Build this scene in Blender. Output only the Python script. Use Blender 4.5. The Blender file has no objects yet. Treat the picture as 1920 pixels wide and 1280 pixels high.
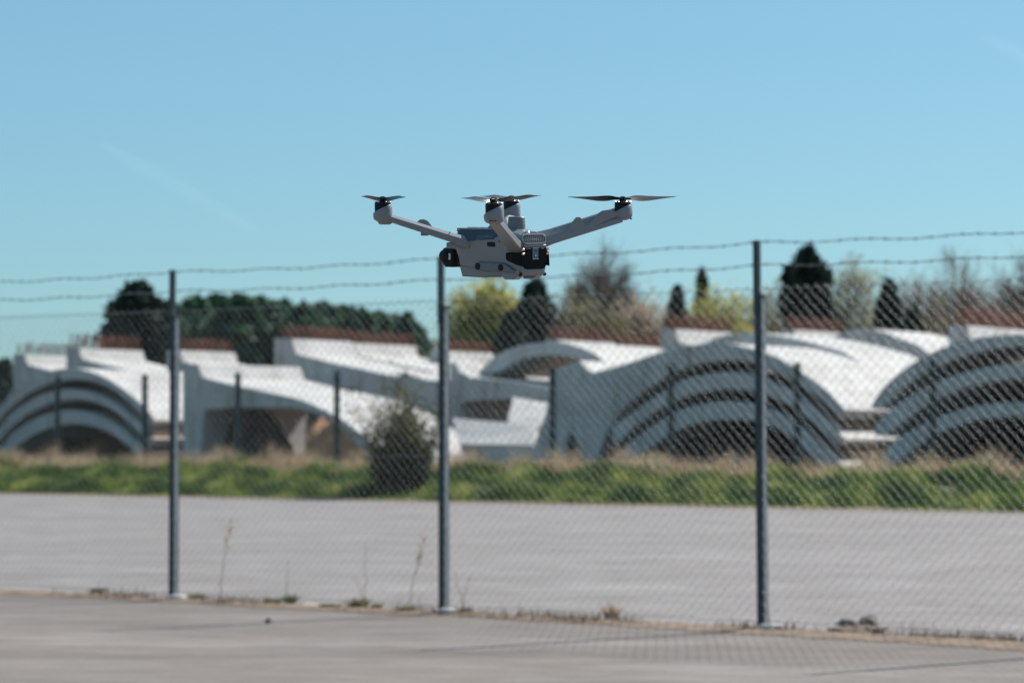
import bpy, bmesh, math, random
import numpy as np
from mathutils import Vector, Matrix

random.seed(7)
RNG = np.random.default_rng(11)
SC = bpy.context.scene
COL = SC.collection
R = math.radians

# ------------------------------------------------------------------ camera
F = 5333.0            # focal length in photo pixels (100 mm on a 36 mm sensor)
EYE = 1.2
HOR = 815.0           # horizon row of the photograph
cam_d = bpy.data.cameras.new('camera')
cam = bpy.data.objects.new('camera', cam_d)
COL.objects.link(cam)
PITCH = math.atan((HOR - 640.0) / F)
cam.location = (0, 0, EYE)
cam.rotation_euler = (math.pi / 2 + PITCH, 0, 0)
cam_d.sensor_width = 36.0
cam_d.lens = 36.0 * F / 1920.0
cam_d.clip_start = 0.1
cam_d.clip_end = 9000
cam_d.dof.use_dof = True
cam_d.dof.focus_distance = 5.78
cam_d.dof.aperture_fstop = 6.7
cam_d.dof.aperture_blades = 0
SC.camera = cam

# ------------------------------------------------------------------ sky, sun, exposure
SUN = Vector((0.572, 0.468, 0.673)).normalized()
ELEV = math.asin(SUN.z)
AZ = math.atan2(SUN.x, SUN.y)
world = bpy.data.worlds.new('World')
SC.world = world
world.use_nodes = True
wn = world.node_tree
wn.nodes.clear()
sky = wn.nodes.new('ShaderNodeTexSky')
sky.sky_type = 'NISHITA'
sky.sun_disc = False
sky.sun_elevation = ELEV
sky.sun_rotation = AZ
sky.altitude = 2500
sky.air_density = 1.25
sky.dust_density = 5.0
sky.ozone_density = 5.0
tint = wn.nodes.new('ShaderNodeMix'); tint.data_type = 'RGBA'; tint.blend_type = 'MULTIPLY'
tint.inputs['Factor'].default_value = 1.0
tint.inputs['B'].default_value = (0.81, 1.0, 0.965, 1)
bg = wn.nodes.new('ShaderNodeBackground')
bg.inputs['Strength'].default_value = 0.0822
wo = wn.nodes.new('ShaderNodeOutputWorld')
wn.links.new(sky.outputs['Color'], tint.inputs['A'])
veil = wn.nodes.new('ShaderNodeMix'); veil.data_type = 'RGBA'      # constant pale cyan mixed into the sky colour, flattening its gradient
veil.inputs['Factor'].default_value = 0.38
veil.inputs['B'].default_value = (2.42, 5.10, 6.55, 1)
wn.links.new(tint.outputs['Result'], veil.inputs['A'])
wn.links.new(veil.outputs['Result'], bg.inputs['Color'])
wn.links.new(bg.outputs['Background'], wo.inputs['Surface'])

sun_d = bpy.data.lights.new('sun', 'SUN')
sun_d.energy = 5.0
sun_d.angle = R(0.53)
sun_d.color = (1.0, 0.95, 0.89)
sun = bpy.data.objects.new('sun', sun_d)
COL.objects.link(sun)
sun.location = (60, 50, 70)
sun.rotation_euler = SUN.to_track_quat('Z', 'Y').to_euler()

SC.view_settings.view_transform = 'Standard'
SC.view_settings.look = 'None'
SC.view_settings.gamma = 1.0
SC.view_settings.use_curve_mapping = False
SC.view_settings.exposure = 0.42
SC.render.engine = 'CYCLES'
SC.cycles.use_denoising = True
SC.cycles.max_bounces = 8

# ------------------------------------------------------------------ helpers
def ray(px, py):
    v = Vector(((px - 960.0) / F, 1.0, (640.0 - py) / F))
    c, s = math.cos(PITCH), math.sin(PITCH)
    v = Vector((v.x, v.y * c - v.z * s, v.y * s + v.z * c))
    return v / v.y

def at(px, py, d):
    r = ray(px, py)
    return Vector((r.x * d, d, EYE + r.z * d))

U = Vector((0.786, -0.618, 0)).normalized()     # along the fence, towards the right and nearer
N = Vector((-U.y, U.x, 0))                      # away from the viewer, across the road
def sn(s, n, z=0.0):
    p = U * s + N * n
    return Vector((p.x, p.y, z))

def tag(o, label=None, cat=None, group=None, kind=None):
    if label: o['label'] = label
    if cat: o['category'] = cat
    if group: o['group'] = group
    if kind: o['kind'] = kind
    return o

def empty(name, loc=(0, 0, 0)):
    o = bpy.data.objects.new(name, None)
    o.empty_display_size = 0.1
    o.location = loc
    COL.objects.link(o)
    return o

def link(name, me, mat=None, parent=None, smooth=None):
    if mat is not None and not me.materials:
        me.materials.append(mat)
    if smooth is not None:
        me.polygons.foreach_set('use_smooth', [True] * len(me.polygons))
        if smooth < 179:
            me.set_sharp_from_angle(angle=R(smooth))
    o = bpy.data.objects.new(name, me)
    COL.objects.link(o)
    if parent is not None:
        o.parent = parent
    return o

def pyobj(name, verts, faces, mat=None, parent=None, smooth=None):
    me = bpy.data.meshes.new(name)
    me.from_pydata([tuple(v) for v in verts], [], faces)
    me.update()
    return link(name, me, mat, parent, smooth)

def bmobj(name, bm, mat=None, parent=None, smooth=None):
    bmesh.ops.recalc_face_normals(bm, faces=bm.faces)
    me = bpy.data.meshes.new(name)
    bm.to_mesh(me); bm.free()
    return link(name, me, mat, parent, smooth)

def npmesh(name, V, Fq, mat=None, parent=None, smooth=None, color=None):
    """fast mesh from numpy verts (n,3) and faces (m,k)"""
    me = bpy.data.meshes.new(name)
    k = Fq.shape[1]
    me.vertices.add(len(V)); me.vertices.foreach_set('co', V.astype(np.float32).ravel())
    me.loops.add(Fq.size); me.loops.foreach_set('vertex_index', Fq.astype(np.int32).ravel())
    me.polygons.add(len(Fq))
    me.polygons.foreach_set('loop_start', np.arange(0, Fq.size, k, dtype=np.int32))
    me.polygons.foreach_set('loop_total', np.full(len(Fq), k, dtype=np.int32))
    me.update(calc_edges=True)
    if color is not None:
        a = me.attributes.new('tone', 'FLOAT', 'POINT')
        a.data.foreach_set('value', color.astype(np.float32))
    return link(name, me, mat, parent, smooth)

def add_box(bm, c, s, rot=None):
    r = bmesh.ops.create_cube(bm, size=1.0)
    M = Matrix.Translation(Vector(c)) @ (rot.to_4x4() if rot else Matrix.Identity(4)) @ Matrix.Diagonal((*s, 1))
    bmesh.ops.transform(bm, matrix=M, verts=r['verts'])
    return r['verts']

def add_rbox(bm, c, s, rad, seg=3, rot=None):
    b2 = bmesh.new()
    bmesh.ops.create_cube(b2, size=1.0)
    bmesh.ops.transform(b2, matrix=Matrix.Diagonal((*s, 1)), verts=b2.verts)
    bmesh.ops.bevel(b2, geom=list(b2.edges), offset=rad, segments=seg, profile=0.5, affect='EDGES')
    M = Matrix.Translation(Vector(c)) @ (rot.to_4x4() if rot else Matrix.Identity(4))
    bmesh.ops.transform(b2, matrix=M, verts=b2.verts)
    me = bpy.data.meshes.new('tmp'); b2.to_mesh(me); b2.free()
    bm.from_mesh(me); bpy.data.meshes.remove(me)

def add_lathe(bm, prof, seg=24, c=(0, 0, 0), rot=None, shear=None):
    """prof: list of (r,z) from bottom to top, capped"""
    M = Matrix.Translation(Vector(c)) @ (rot.to_4x4() if rot else Matrix.Identity(4))
    rings = []
    for (r, z) in prof:
        ring = []
        for i in range(seg):
            a = 2 * math.pi * i / seg
            p = Vector((r * math.cos(a), r * math.sin(a), z))
            if shear: p = shear(p)
            ring.append(bm.verts.new(M @ p))
        rings.append(ring)
    for a, b in zip(rings[:-1], rings[1:]):
        for i in range(seg):
            j = (i + 1) % seg
            bm.faces.new((a[i], a[j], b[j], b[i]))
    bm.faces.new(list(reversed(rings[0])))
    bm.faces.new(rings[-1])

def add_loft(bm, sections):
    rings = [[bm.verts.new(Vector(p)) for p in s] for s in sections]
    n = len(rings[0])
    for a, b in zip(rings[:-1], rings[1:]):
        for i in range(n):
            j = (i + 1) % n
            bm.faces.new((a[i], a[j], b[j], b[i]))
    bm.faces.new(list(reversed(rings[0])))
    bm.faces.new(rings[-1])

def add_prism(bm, pts, off):
    """closed outline pts (3D), pushed by vector off"""
    off = Vector(off)
    a = [bm.verts.new(Vector(p)) for p in pts]
    b = [bm.verts.new(Vector(p) + off) for p in pts]
    n = len(a)
    bm.faces.new(a); bm.faces.new(list(reversed(b)))
    for i in range(n):
        j = (i + 1) % n
        bm.faces.new((a[i], b[i], b[j], a[j]))

def crom(pts, k=4):
    """smooth open polyline through points"""
    P = [Vector((p[0], p[1])) for p in pts]
    P = [P[0] * 2 - P[1]] + P + [P[-1] * 2 - P[-2]]
    out = []
    for i in range(1, len(P) - 2):
        p0, p1, p2, p3 = P[i - 1:i + 3]
        for j in range(k):
            t = j / k
            out.append(0.5 * ((2 * p1) + (p2 - p0) * t + (2 * p0 - 5 * p1 + 4 * p2 - p3) * t * t + (3 * p1 - p0 - 3 * p2 + p3) * t ** 3))
    out.append(P[-2])
    return [(v.x, v.y) for v in out]

def copy_tree(o, parent=None):
    c = o.copy(); COL.objects.link(c); c.parent = parent
    for ch in list(o.children):
        copy_tree(ch, c)
    return c

def tubes(segs, sides=3):
    """segs: list of (p0, p1, r0, r1) -> V, F quads"""
    P0 = np.array([s[0] for s in segs], float); P1 = np.array([s[1] for s in segs], float)
    r0 = np.array([s[2] for s in segs], float); r1 = np.array([s[3] for s in segs], float)
    D = P1 - P0
    D /= np.maximum(np.linalg.norm(D, axis=1, keepdims=True), 1e-9)
    ref = np.where(np.abs(D[:, 2:3]) > 0.9, np.array([[1.0, 0, 0]]), np.array([[0, 0, 1.0]]))
    A = np.cross(D, ref); A /= np.linalg.norm(A, axis=1, keepdims=True)
    B = np.cross(D, A)
    V = []
    for k in range(sides):
        a = 2 * math.pi * k / sides
        o = A * math.cos(a) + B * math.sin(a)
        V.append(P0 + o * r0[:, None]); V.append(P1 + o * r1[:, None])
    V = np.stack(V, 1)                       # n, 2*sides, 3
    n = len(segs)
    base = (np.arange(n) * 2 * sides)[:, None, None]
    q = np.array([[2 * k, 2 * ((k + 1) % sides), 2 * ((k + 1) % sides) + 1, 2 * k + 1] for k in range(sides)])
    return V.reshape(-1, 3), (base + q[None]).reshape(-1, 4)

# ------------------------------------------------------------------ materials
def mat(name, col, rough=0.6, metal=0.0, spec=0.5, var=0.0, scale=5.0, bump=0.0, bscale=60.0, col2=None, coat=0.0, detail=5.0, subsurf=None, translucent=0.0, tone=None):
    m = bpy.data.materials.new(name); m.use_nodes = True
    nt = m.node_tree; b = nt.nodes['Principled BSDF']
    b.inputs['Roughness'].default_value = rough
    b.inputs['Metallic'].default_value = metal
    b.inputs['Specular IOR Level'].default_value = spec
    b.inputs['Coat Weight'].default_value = coat
    b.inputs['Base Color'].default_value = (*col, 1)
    tc = nt.nodes.new('ShaderNodeTexCoord')
    src = None
    if tone is not None:
        at_ = nt.nodes.new('ShaderNodeAttribute'); at_.attribute_name = 'tone'
        rp = nt.nodes.new('ShaderNodeValToRGB')
        els = rp.color_ramp.elements
        els[0].position, els[0].color = tone[0][0], (*tone[0][1], 1)
        els[1].position, els[1].color = tone[-1][0], (*tone[-1][1], 1)
        for p, c in tone[1:-1]:
            e = els.new(p); e.color = (*c, 1)
        nt.links.new(at_.outputs['Fac'], rp.inputs['Fac'])
        nt.links.new(rp.outputs['Color'], b.inputs['Base Color'])
        src = rp.outputs['Color']
    elif var > 0 or col2:
        nz = nt.nodes.new('ShaderNodeTexNoise'); nz.inputs['Scale'].default_value = scale
        nz.inputs['Detail'].default_value = detail; nz.inputs['Roughness'].default_value = 0.62
        rp = nt.nodes.new('ShaderNodeValToRGB')
        c2 = col2 if col2 else tuple(c * (1 + var) for c in col)
        c1 = col if col2 else tuple(c * (1 - var) for c in col)
        rp.color_ramp.elements[0].position = 0.32; rp.color_ramp.elements[0].color = (*c1, 1)
        rp.color_ramp.elements[1].position = 0.68; rp.color_ramp.elements[1].color = (*c2, 1)
        nt.links.new(tc.outputs['Object'], nz.inputs['Vector'])
        nt.links.new(nz.outputs['Fac'], rp.inputs['Fac'])
        nt.links.new(rp.outputs['Color'], b.inputs['Base Color'])
        src = rp.outputs['Color']
    if bump > 0:
        n2 = nt.nodes.new('ShaderNodeTexNoise'); n2.inputs['Scale'].default_value = bscale; n2.inputs['Detail'].default_value = 4
        bp = nt.nodes.new('ShaderNodeBump'); bp.inputs['Strength'].default_value = bump
        bp.inputs['Distance'].default_value = 1.0 / bscale
        nt.links.new(tc.outputs['Object'], n2.inputs['Vector'])
        nt.links.new(n2.outputs['Fac'], bp.inputs['Height'])
        nt.links.new(bp.outputs['Normal'], b.inputs['Normal'])
    if translucent > 0:
        tr = nt.nodes.new('ShaderNodeBsdfTranslucent')
        if src is not None: nt.links.new(src, tr.inputs['Color'])
        else: tr.inputs['Color'].default_value = (*col, 1)
        mx = nt.nodes.new('ShaderNodeMixShader'); mx.inputs[0].default_value = translucent
        out = nt.nodes['Material Output']
        nt.links.new(b.outputs[0], mx.inputs[1]); nt.links.new(tr.outputs[0], mx.inputs[2])
        nt.links.new(mx.outputs[0], out.inputs['Surface'])
    return m

def road_mat(name, c1, c2, c3, rot):
    """worn paving: mottling, streaks along the driving direction, fine grit"""
    m = bpy.data.materials.new(name); m.use_nodes = True
    nt = m.node_tree; b = nt.nodes['Principled BSDF']
    b.inputs['Roughness'].default_value = 0.9; b.inputs['Specular IOR Level'].default_value = 0.25
    tc = nt.nodes.new('ShaderNodeTexCoord')
    mp = nt.nodes.new('ShaderNodeMapping'); mp.inputs['Rotation'].default_value = (0, 0, rot)
    mp2 = nt.nodes.new('ShaderNodeMapping'); mp2.inputs['Rotation'].default_value = (0, 0, rot); mp2.inputs['Scale'].default_value = (0.06, 1.0, 1)
    nt.links.new(tc.outputs['Object'], mp.inputs['Vector']); nt.links.new(tc.outputs['Object'], mp2.inputs['Vector'])
    def noise(src, sc, det, ro=0.6):
        n = nt.nodes.new('ShaderNodeTexNoise'); n.inputs['Scale'].default_value = sc; n.inputs['Detail'].default_value = det; n.inputs['Roughness'].default_value = ro
        nt.links.new(src.outputs[0], n.inputs['Vector']); return n
    big, streak, grit = noise(mp, 0.7, 8, 0.7), noise(mp2, 0.9, 6, 0.65), noise(mp, 38, 6, 0.8)
    def ramp(n, p0, a, p1, c):
        r = nt.nodes.new('ShaderNodeValToRGB'); e = r.color_ramp.elements
        e[0].position, e[0].color, e[1].position, e[1].color = p0, (*a, 1), p1, (*c, 1)
        nt.links.new(n.outputs['Fac'], r.inputs['Fac']); return r
    r1 = ramp(streak, 0.38, c1, 0.62, c2)
    r2 = ramp(big, 0.46, (0, 0, 0), 0.62, (1, 1, 1))
    mx = nt.nodes.new('ShaderNodeMix'); mx.data_type = 'RGBA'
    nt.links.new(r2.outputs['Color'], mx.inputs['Factor'])
    nt.links.new(r1.outputs['Color'], mx.inputs['A']); mx.inputs['B'].default_value = (*c3, 1)
    r3 = ramp(grit, 0.3, (0.78, 0.78, 0.78), 0.7, (1.16, 1.16, 1.16))
    mp3 = nt.nodes.new('ShaderNodeMapping'); mp3.inputs['Rotation'].default_value = (0, 0, rot); mp3.inputs['Scale'].default_value = (0.5, 1.0, 1)
    nt.links.new(tc.outputs['Object'], mp3.inputs['Vector'])
    r4 = ramp(noise(mp3, 2.4, 6, 0.72), 0.36, (0.80, 0.79, 0.78), 0.64, (1.13, 1.13, 1.13))
    m3_ = nt.nodes.new('ShaderNodeMix'); m3_.data_type = 'RGBA'; m3_.blend_type = 'MULTIPLY'; m3_.inputs['Factor'].default_value = 1
    nt.links.new(mx.outputs['Result'], m3_.inputs['A']); nt.links.new(r4.outputs['Color'], m3_.inputs['B'])
    m2 = nt.nodes.new('ShaderNodeMix'); m2.data_type = 'RGBA'; m2.blend_type = 'MULTIPLY'; m2.inputs['Factor'].default_value = 1
    nt.links.new(m3_.outputs['Result'], m2.inputs['A']); nt.links.new(r3.outputs['Color'], m2.inputs['B'])
    nt.links.new(m2.outputs['Result'], b.inputs['Base Color'])
    bp = nt.nodes.new('ShaderNodeBump'); bp.inputs['Strength'].default_value = 0.35; bp.inputs['Distance'].default_value = 0.01
    nt.links.new(grit.outputs['Fac'], bp.inputs['Height']); nt.links.new(bp.outputs['Normal'], b.inputs['Normal'])
    return m

ROT = -math.atan2(U.y, U.x)
M = {}
M['soil'] = mat('soil', (0.11, 0.075, 0.052), 0.95, var=0.35, scale=0.8, bump=0.3, bscale=3)
M['shadesoil'] = mat('shade_earth', (0.075, 0.050, 0.038), 0.95, var=0.4, scale=1.5, bump=0.6, bscale=3)  # near-black earth colour standing in for deep shade inside the arches
M['heap'] = mat('heap_earth', (0.33, 0.165, 0.08), 0.95, var=0.35, scale=1.2, bump=0.6, bscale=3)
M['apron'] = road_mat('apron_tarmac', (0.172, 0.148, 0.136), (0.262, 0.227, 0.206), (0.212, 0.174, 0.153), ROT)
M['road'] = road_mat('pale_paving', (0.235, 0.212, 0.205), (0.298, 0.270, 0.262), (0.238, 0.212, 0.203), ROT)
M['dirt'] = mat('dirt', (0.13, 0.085, 0.058), 0.95, col2=(0.31, 0.22, 0.155), scale=6, bump=0.5, bscale=25)
M['turf'] = mat('turf', (0.05, 0.075, 0.02), 0.95, col2=(0.13, 0.13, 0.05), scale=1.5, bump=0.5, bscale=6)
M['grass'] = mat('grass_blades', (0.07, 0.12, 0.03), 0.7, tone=[(0, (0.025, 0.055, 0.012)), (0.45, (0.075, 0.13, 0.026)), (0.75, (0.25, 0.30, 0.06)), (1, (0.42, 0.39, 0.13))], translucent=0.45)
M['dry'] = mat('dry_grass_blades', (0.35, 0.25, 0.14), 0.8, tone=[(0, (0.24, 0.15, 0.09)), (0.5, (0.48, 0.35, 0.22)), (1, (0.66, 0.54, 0.36))], translucent=0.4)
def concrete_mat(name):
    m = bpy.data.materials.new(name); m.use_nodes = True
    nt = m.node_tree; b = nt.nodes['Principled BSDF']
    b.inputs['Roughness'].default_value = 0.85; b.inputs['Specular IOR Level'].default_value = 0.3
    tc = nt.nodes.new('ShaderNodeTexCoord')
    def noise(sc, det, ro, scale=(1, 1, 1)):
        mp = nt.nodes.new('ShaderNodeMapping'); mp.inputs['Scale'].default_value = scale
        n = nt.nodes.new('ShaderNodeTexNoise'); n.inputs['Scale'].default_value = sc; n.inputs['Detail'].default_value = det; n.inputs['Roughness'].default_value = ro
        nt.links.new(tc.outputs['Object'], mp.inputs['Vector']); nt.links.new(mp.outputs[0], n.inputs['Vector']); return n
    def ramp(n, *st):
        r = nt.nodes.new('ShaderNodeValToRGB'); e = r.color_ramp.elements
        e[0].position, e[0].color = st[0][0], (*st[0][1], 1); e[1].position, e[1].color = st[-1][0], (*st[-1][1], 1)
        for p, c in st[1:-1]:
            q = e.new(p); q.color = (*c, 1)
        nt.links.new(n.outputs['Fac'], r.inputs['Fac']); return r
    def mul(a, c):
        x = nt.nodes.new('ShaderNodeMix'); x.data_type = 'RGBA'; x.blend_type = 'MULTIPLY'; x.inputs['Factor'].default_value = 1
        nt.links.new(a, x.inputs['A']); nt.links.new(c, x.inputs['B']); return x.outputs['Result']
    base = ramp(noise(0.55, 9, 0.66), (0.30, (0.39, 0.37, 0.352)), (0.5, (0.515, 0.497, 0.48)), (0.7, (0.595, 0.577, 0.557)))
    drip = ramp(noise(1.6, 6, 0.6, (2.2, 2.2, 0.25)), (0.32, (0.70, 0.66, 0.61)), (0.46, (1, 1, 1)), (1, (1, 1, 1)))
    blot = ramp(noise(2.6, 7, 0.75), (0.28, (0.62, 0.60, 0.57)), (0.40, (1, 1, 1)), (1, (1, 1, 1)))
    c = mul(mul(base.outputs['Color'], drip.outputs['Color']), blot.outputs['Color'])
    nt.links.new(c, b.inputs['Base Color'])
    bp = nt.nodes.new('ShaderNodeBump'); bp.inputs['Strength'].default_value = 0.25; bp.inputs['Distance'].default_value = 0.06
    nt.links.new(noise(5, 8, 0.7).outputs['Fac'], bp.inputs['Height']); nt.links.new(bp.outputs['Normal'], b.inputs['Normal'])
    return m
M['concrete'] = concrete_mat('precast_concrete')
M['concrete2'] = mat('grey_concrete', (0.42, 0.40, 0.38), 0.9, col2=(0.55, 0.52, 0.5), scale=9, bump=0.3, bscale=60)
M['rust'] = mat('rusty_bar', (0.10, 0.042, 0.028), 0.85, col2=(0.26, 0.085, 0.045), scale=2.5)
M['timber'] = mat('timber', (0.20, 0.125, 0.07), 0.85, var=0.3, scale=6)
M['galv'] = mat('galvanised_steel', (0.24, 0.26, 0.28), 0.5, metal=0.3, var=0.22, scale=14, bump=0.05, bscale=60)
M['darkpost'] = mat('dark_coated_steel', (0.022, 0.042, 0.05), 0.5, var=0.3, scale=14, bump=0.05, bscale=60)
M['wire'] = mat('galvanised_wire', (0.21, 0.22, 0.225), 0.45, metal=0.45, var=0.2, scale=20)
M['greenpost'] = mat('green_coated_steel', (0.006, 0.032, 0.031), 0.5, var=0.2, scale=6)
M['bark'] = mat('bark', (0.20, 0.15, 0.115), 0.9, var=0.3, scale=3)
M['bark_pale'] = mat('pale_bark', (0.33, 0.265, 0.215), 0.9, var=0.3, scale=3)
M['bark_dark'] = mat('dark_bark', (0.055, 0.045, 0.04), 0.9, var=0.3, scale=3)
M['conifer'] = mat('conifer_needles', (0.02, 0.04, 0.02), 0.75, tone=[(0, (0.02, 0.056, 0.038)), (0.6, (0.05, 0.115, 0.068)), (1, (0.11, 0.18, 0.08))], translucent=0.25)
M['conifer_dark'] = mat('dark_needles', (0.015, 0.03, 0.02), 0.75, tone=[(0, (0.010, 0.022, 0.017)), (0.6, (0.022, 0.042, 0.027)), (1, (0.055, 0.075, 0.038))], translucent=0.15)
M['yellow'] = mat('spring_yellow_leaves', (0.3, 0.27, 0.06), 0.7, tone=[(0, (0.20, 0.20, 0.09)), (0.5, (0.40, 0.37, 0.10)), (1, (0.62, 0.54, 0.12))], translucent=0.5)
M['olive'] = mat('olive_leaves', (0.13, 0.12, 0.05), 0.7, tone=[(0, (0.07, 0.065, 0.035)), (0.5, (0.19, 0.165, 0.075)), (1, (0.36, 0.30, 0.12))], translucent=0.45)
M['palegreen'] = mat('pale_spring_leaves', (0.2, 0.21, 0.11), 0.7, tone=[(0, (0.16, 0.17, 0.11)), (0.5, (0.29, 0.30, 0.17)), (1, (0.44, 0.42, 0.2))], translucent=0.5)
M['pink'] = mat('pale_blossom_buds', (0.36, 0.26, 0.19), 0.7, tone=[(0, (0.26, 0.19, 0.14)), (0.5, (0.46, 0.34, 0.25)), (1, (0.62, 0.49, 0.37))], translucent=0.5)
M['shrubstem'] = mat('shrub_stem', (0.17, 0.14, 0.055), 0.85, var=0.3, scale=9)
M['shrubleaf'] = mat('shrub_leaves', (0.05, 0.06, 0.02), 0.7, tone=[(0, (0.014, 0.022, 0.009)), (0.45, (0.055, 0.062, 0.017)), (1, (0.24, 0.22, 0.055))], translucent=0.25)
M['stone'] = mat('stone', (0.16, 0.13, 0.11), 0.9, var=0.35, scale=15, bump=0.5, bscale=40)
M['stalk'] = mat('dry_stalk', (0.22, 0.15, 0.10), 0.85, var=0.3, scale=9)
M['grey'] = mat('grey_plastic', (0.205, 0.212, 0.23), 0.36, var=0.045, scale=600, bump=0.06, bscale=1500, spec=0.45)
M['grey2'] = mat('grey_plastic_dark', (0.125, 0.135, 0.15), 0.4, var=0.05, scale=600, bump=0.06, bscale=1500, spec=0.5)
M['black'] = mat('black_plastic', (0.006, 0.007, 0.009), 0.5, spec=0.2)
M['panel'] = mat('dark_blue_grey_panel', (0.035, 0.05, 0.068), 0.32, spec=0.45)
M['gloss'] = mat('gloss_black', (0.003, 0.0035, 0.004), 0.3, spec=0.10)
M['lens'] = mat('lens_glass', (0.003, 0.0035, 0.005), 0.25, spec=0.25)
M['copper'] = mat('copper_contact', (0.85, 0.52, 0.40), 0.28, metal=1.0)
M['steel'] = mat('bright_metal', (0.7, 0.7, 0.72), 0.25, metal=1.0)
M['prop'] = mat('propeller_plastic', (0.012, 0.014, 0.018), 0.4, spec=0.3)
M['proptip'] = mat('propeller_warm', (0.04, 0.026, 0.026), 0.4, spec=0.3)
M['white'] = mat('white_label', (0.78, 0.78, 0.78), 0.6)
M['ink'] = mat('grey_ink', (0.12, 0.12, 0.13), 0.6)
M['bluelabel'] = mat('blue_label', (0.10, 0.17, 0.24), 0.5)
M['bluemark'] = mat('pale_blue_mark', (0.13, 0.24, 0.32), 0.5)
M['red'] = bpy.data.materials.new('red_led'); M['red'].use_nodes = True
_b = M['red'].node_tree.nodes['Principled BSDF']
_b.inputs['Base Color'].default_value = (0.7, 0.05, 0.02, 1); _b.inputs['Emission Color'].default_value = (1, 0.10, 0.03, 1); _b.inputs['Emission Strength'].default_value = 1.2
M['ledwin'] = mat('led_window', (0.10, 0.05, 0.05), 0.2)

# ------------------------------------------------------------------ the setting
FENCE_N = 14.73
EDGE_N = 39.4
BANK_Z = 0.40
def strip(name, n0, n1, z, m, s0=-160, s1=160, kind='structure'):
    o = pyobj(name, [sn(s0, n0, z), sn(s1, n0, z), sn(s1, n1, z), sn(s0, n1, z)], [(0, 1, 2, 3)], m)
    tag(o, kind=kind); return o

# ground sheet to the horizon
g = pyobj('ground', [(-4000, -300, -0.05), (4000, -300, -0.05), (4000, 6000, -0.05), (-4000, 6000, -0.05)], [(0, 1, 2, 3)], M['soil'])
tag(g, kind='structure')
strip('apron_pavement', -60, FENCE_N + 0.02, 0.0, M['apron'])
strip('road', FENCE_N + 0.02, EDGE_N + 0.3, -0.004, M['road'])

def ragged_strip(name, nfun0, nfun1, z, m, s0, s1, ds=0.06):
    ss = np.arange(s0, s1, ds)
    v = []; f = []
    for i, s in enumerate(ss):
        a, b = nfun0(s), nfun1(s)
        v += [sn(s, a, z), sn(s, (a + b) / 2, z + 0.018), sn(s, b, z)]
        if i:
            k = 3 * i
            f += [(k - 3, k, k + 1, k - 2), (k - 2, k + 1, k + 2, k - 1)]
    o = pyobj(name, v, f, m, smooth=180); tag(o, kind='structure'); return o

def wob(s, seed, amp):
    return amp * (math.sin(s * 2.1 + seed) + 0.6 * math.sin(s * 5.3 + seed * 2) + 0.4 * math.sin(s * 13.7 + seed * 3) + 0.3 * math.sin(s * 31 + seed)) / 2
ragged_strip('dirt_strip', lambda s: FENCE_N - 0.20 + wob(s, 1, 0.07) - (0.30 if s > -10 else 0.05) * max(0, min(1, (s + 11) / 2.5)) * 0.8,
             lambda s: FENCE_N + 0.20 + wob(s, 4, 0.08), 0.004, M['dirt'], -22, 2)
ragged_strip('dirt_edge', lambda s: EDGE_N - 0.45 + wob(s, 2, 0.15), lambda s: EDGE_N + 0.5 + wob(s, 7, 0.1), 0.003, M['dirt'], -75, -10, 0.25)

# grass bank, yard behind it
def bank_h(s, n):
    t = min(1, max(0, (n - EDGE_N - 0.1) / 5.0))
    t = t * t * (3 - 2 * t)
    return BANK_Z * t + 0.05 * t * (math.sin(s * 0.7) + math.sin(s * 1.9 + n) * 0.5) * (1 if n < 48 else 0)
ns = [39.45, 39.8, 40.3, 40.9, 41.6, 42.3, 43.0, 43.8, 44.6, 45.5, 46.5, 48.0]
ssx = np.arange(-90, 20, 1.0)
bv = [sn(s, n, bank_h(s, n)) for s in ssx for n in ns]
bf = []
for i in range(len(ssx) - 1):
    for j in range(len(ns) - 1):
        a = i * len(ns) + j
        bf.append((a, a + len(ns), a + len(ns) + 1, a + 1))
tag(pyobj('grass_bank', bv, bf, M['turf'], smooth=180), kind='structure')
yard = pyobj('yard_ground', [sn(-400, 47.9, BANK_Z - 0.01), sn(400, 47.9, BANK_Z - 0.01), sn(1500, 1500, BANK_Z - 0.01), sn(-1500, 1500, BANK_Z - 0.01)], [(0, 1, 2, 3)], M['soil'])
tag(yard, kind='structure')

def heap(name, px, d, wpx, toppx, depth=2.5, seed=0, m='heap'):
    c = at(px, 815, d); w = wpx * d / F; h = EYE + (815 - toppx) * d / F - BANK_Z
    nx, ny = 26, 14
    v = []; f = []
    rr = np.random.default_rng(seed)
    for i in range(nx + 1):
        for j in range(ny + 1):
            x = -1 + 2 * i / nx; y = -1 + 2 * j / ny
            q = max(0, 1 - (x * x + y * y)) ** 0.8
            v.append((c.x + x * w / 2 * 1.15, d + y * depth, BANK_Z - 0.05 + h * q * (0.85 + 0.3 * rr.random())))
    for i in range(nx):
        for j in range(ny):
            a = i * (ny + 1) + j
            f.append((a, a + ny + 1, a + ny + 2, a + 1))
    o = pyobj(name, v, f, M[m], smooth=180); tag(o, kind='structure'); return o
heap('earth_heap', 245, 98, 300, 786, depth=6.5, seed=1)
heap('earth_heap', 660, 84.5, 230, 764, depth=5.0, seed=2)
heap('earth_heap', 480, 85, 300, 755, depth=1.8, seed=5)  # raised to close the bay's rear opening and keep light out
heap('shade_soil_heap', 466, 75.9, 165, 764, depth=0.7, seed=6, m='shadesoil')  # added dark mound covering the pale inner wall, giving the bay its shade
heap('earth_heap', 208, 85.2, 120, 800, depth=1.0, seed=10)
heap('shade_soil_heap', 92, 84.8, 165, 806, depth=1.2, seed=7, m='shadesoil')  # added mound, its dark colour stands in for shade under the left stack
heap('shade_soil_heap', 1375, 70.0, 330, 792, depth=1.4, seed=8, m='shadesoil')  # added mound, dark in colour to deepen the shade under the central stack
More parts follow.
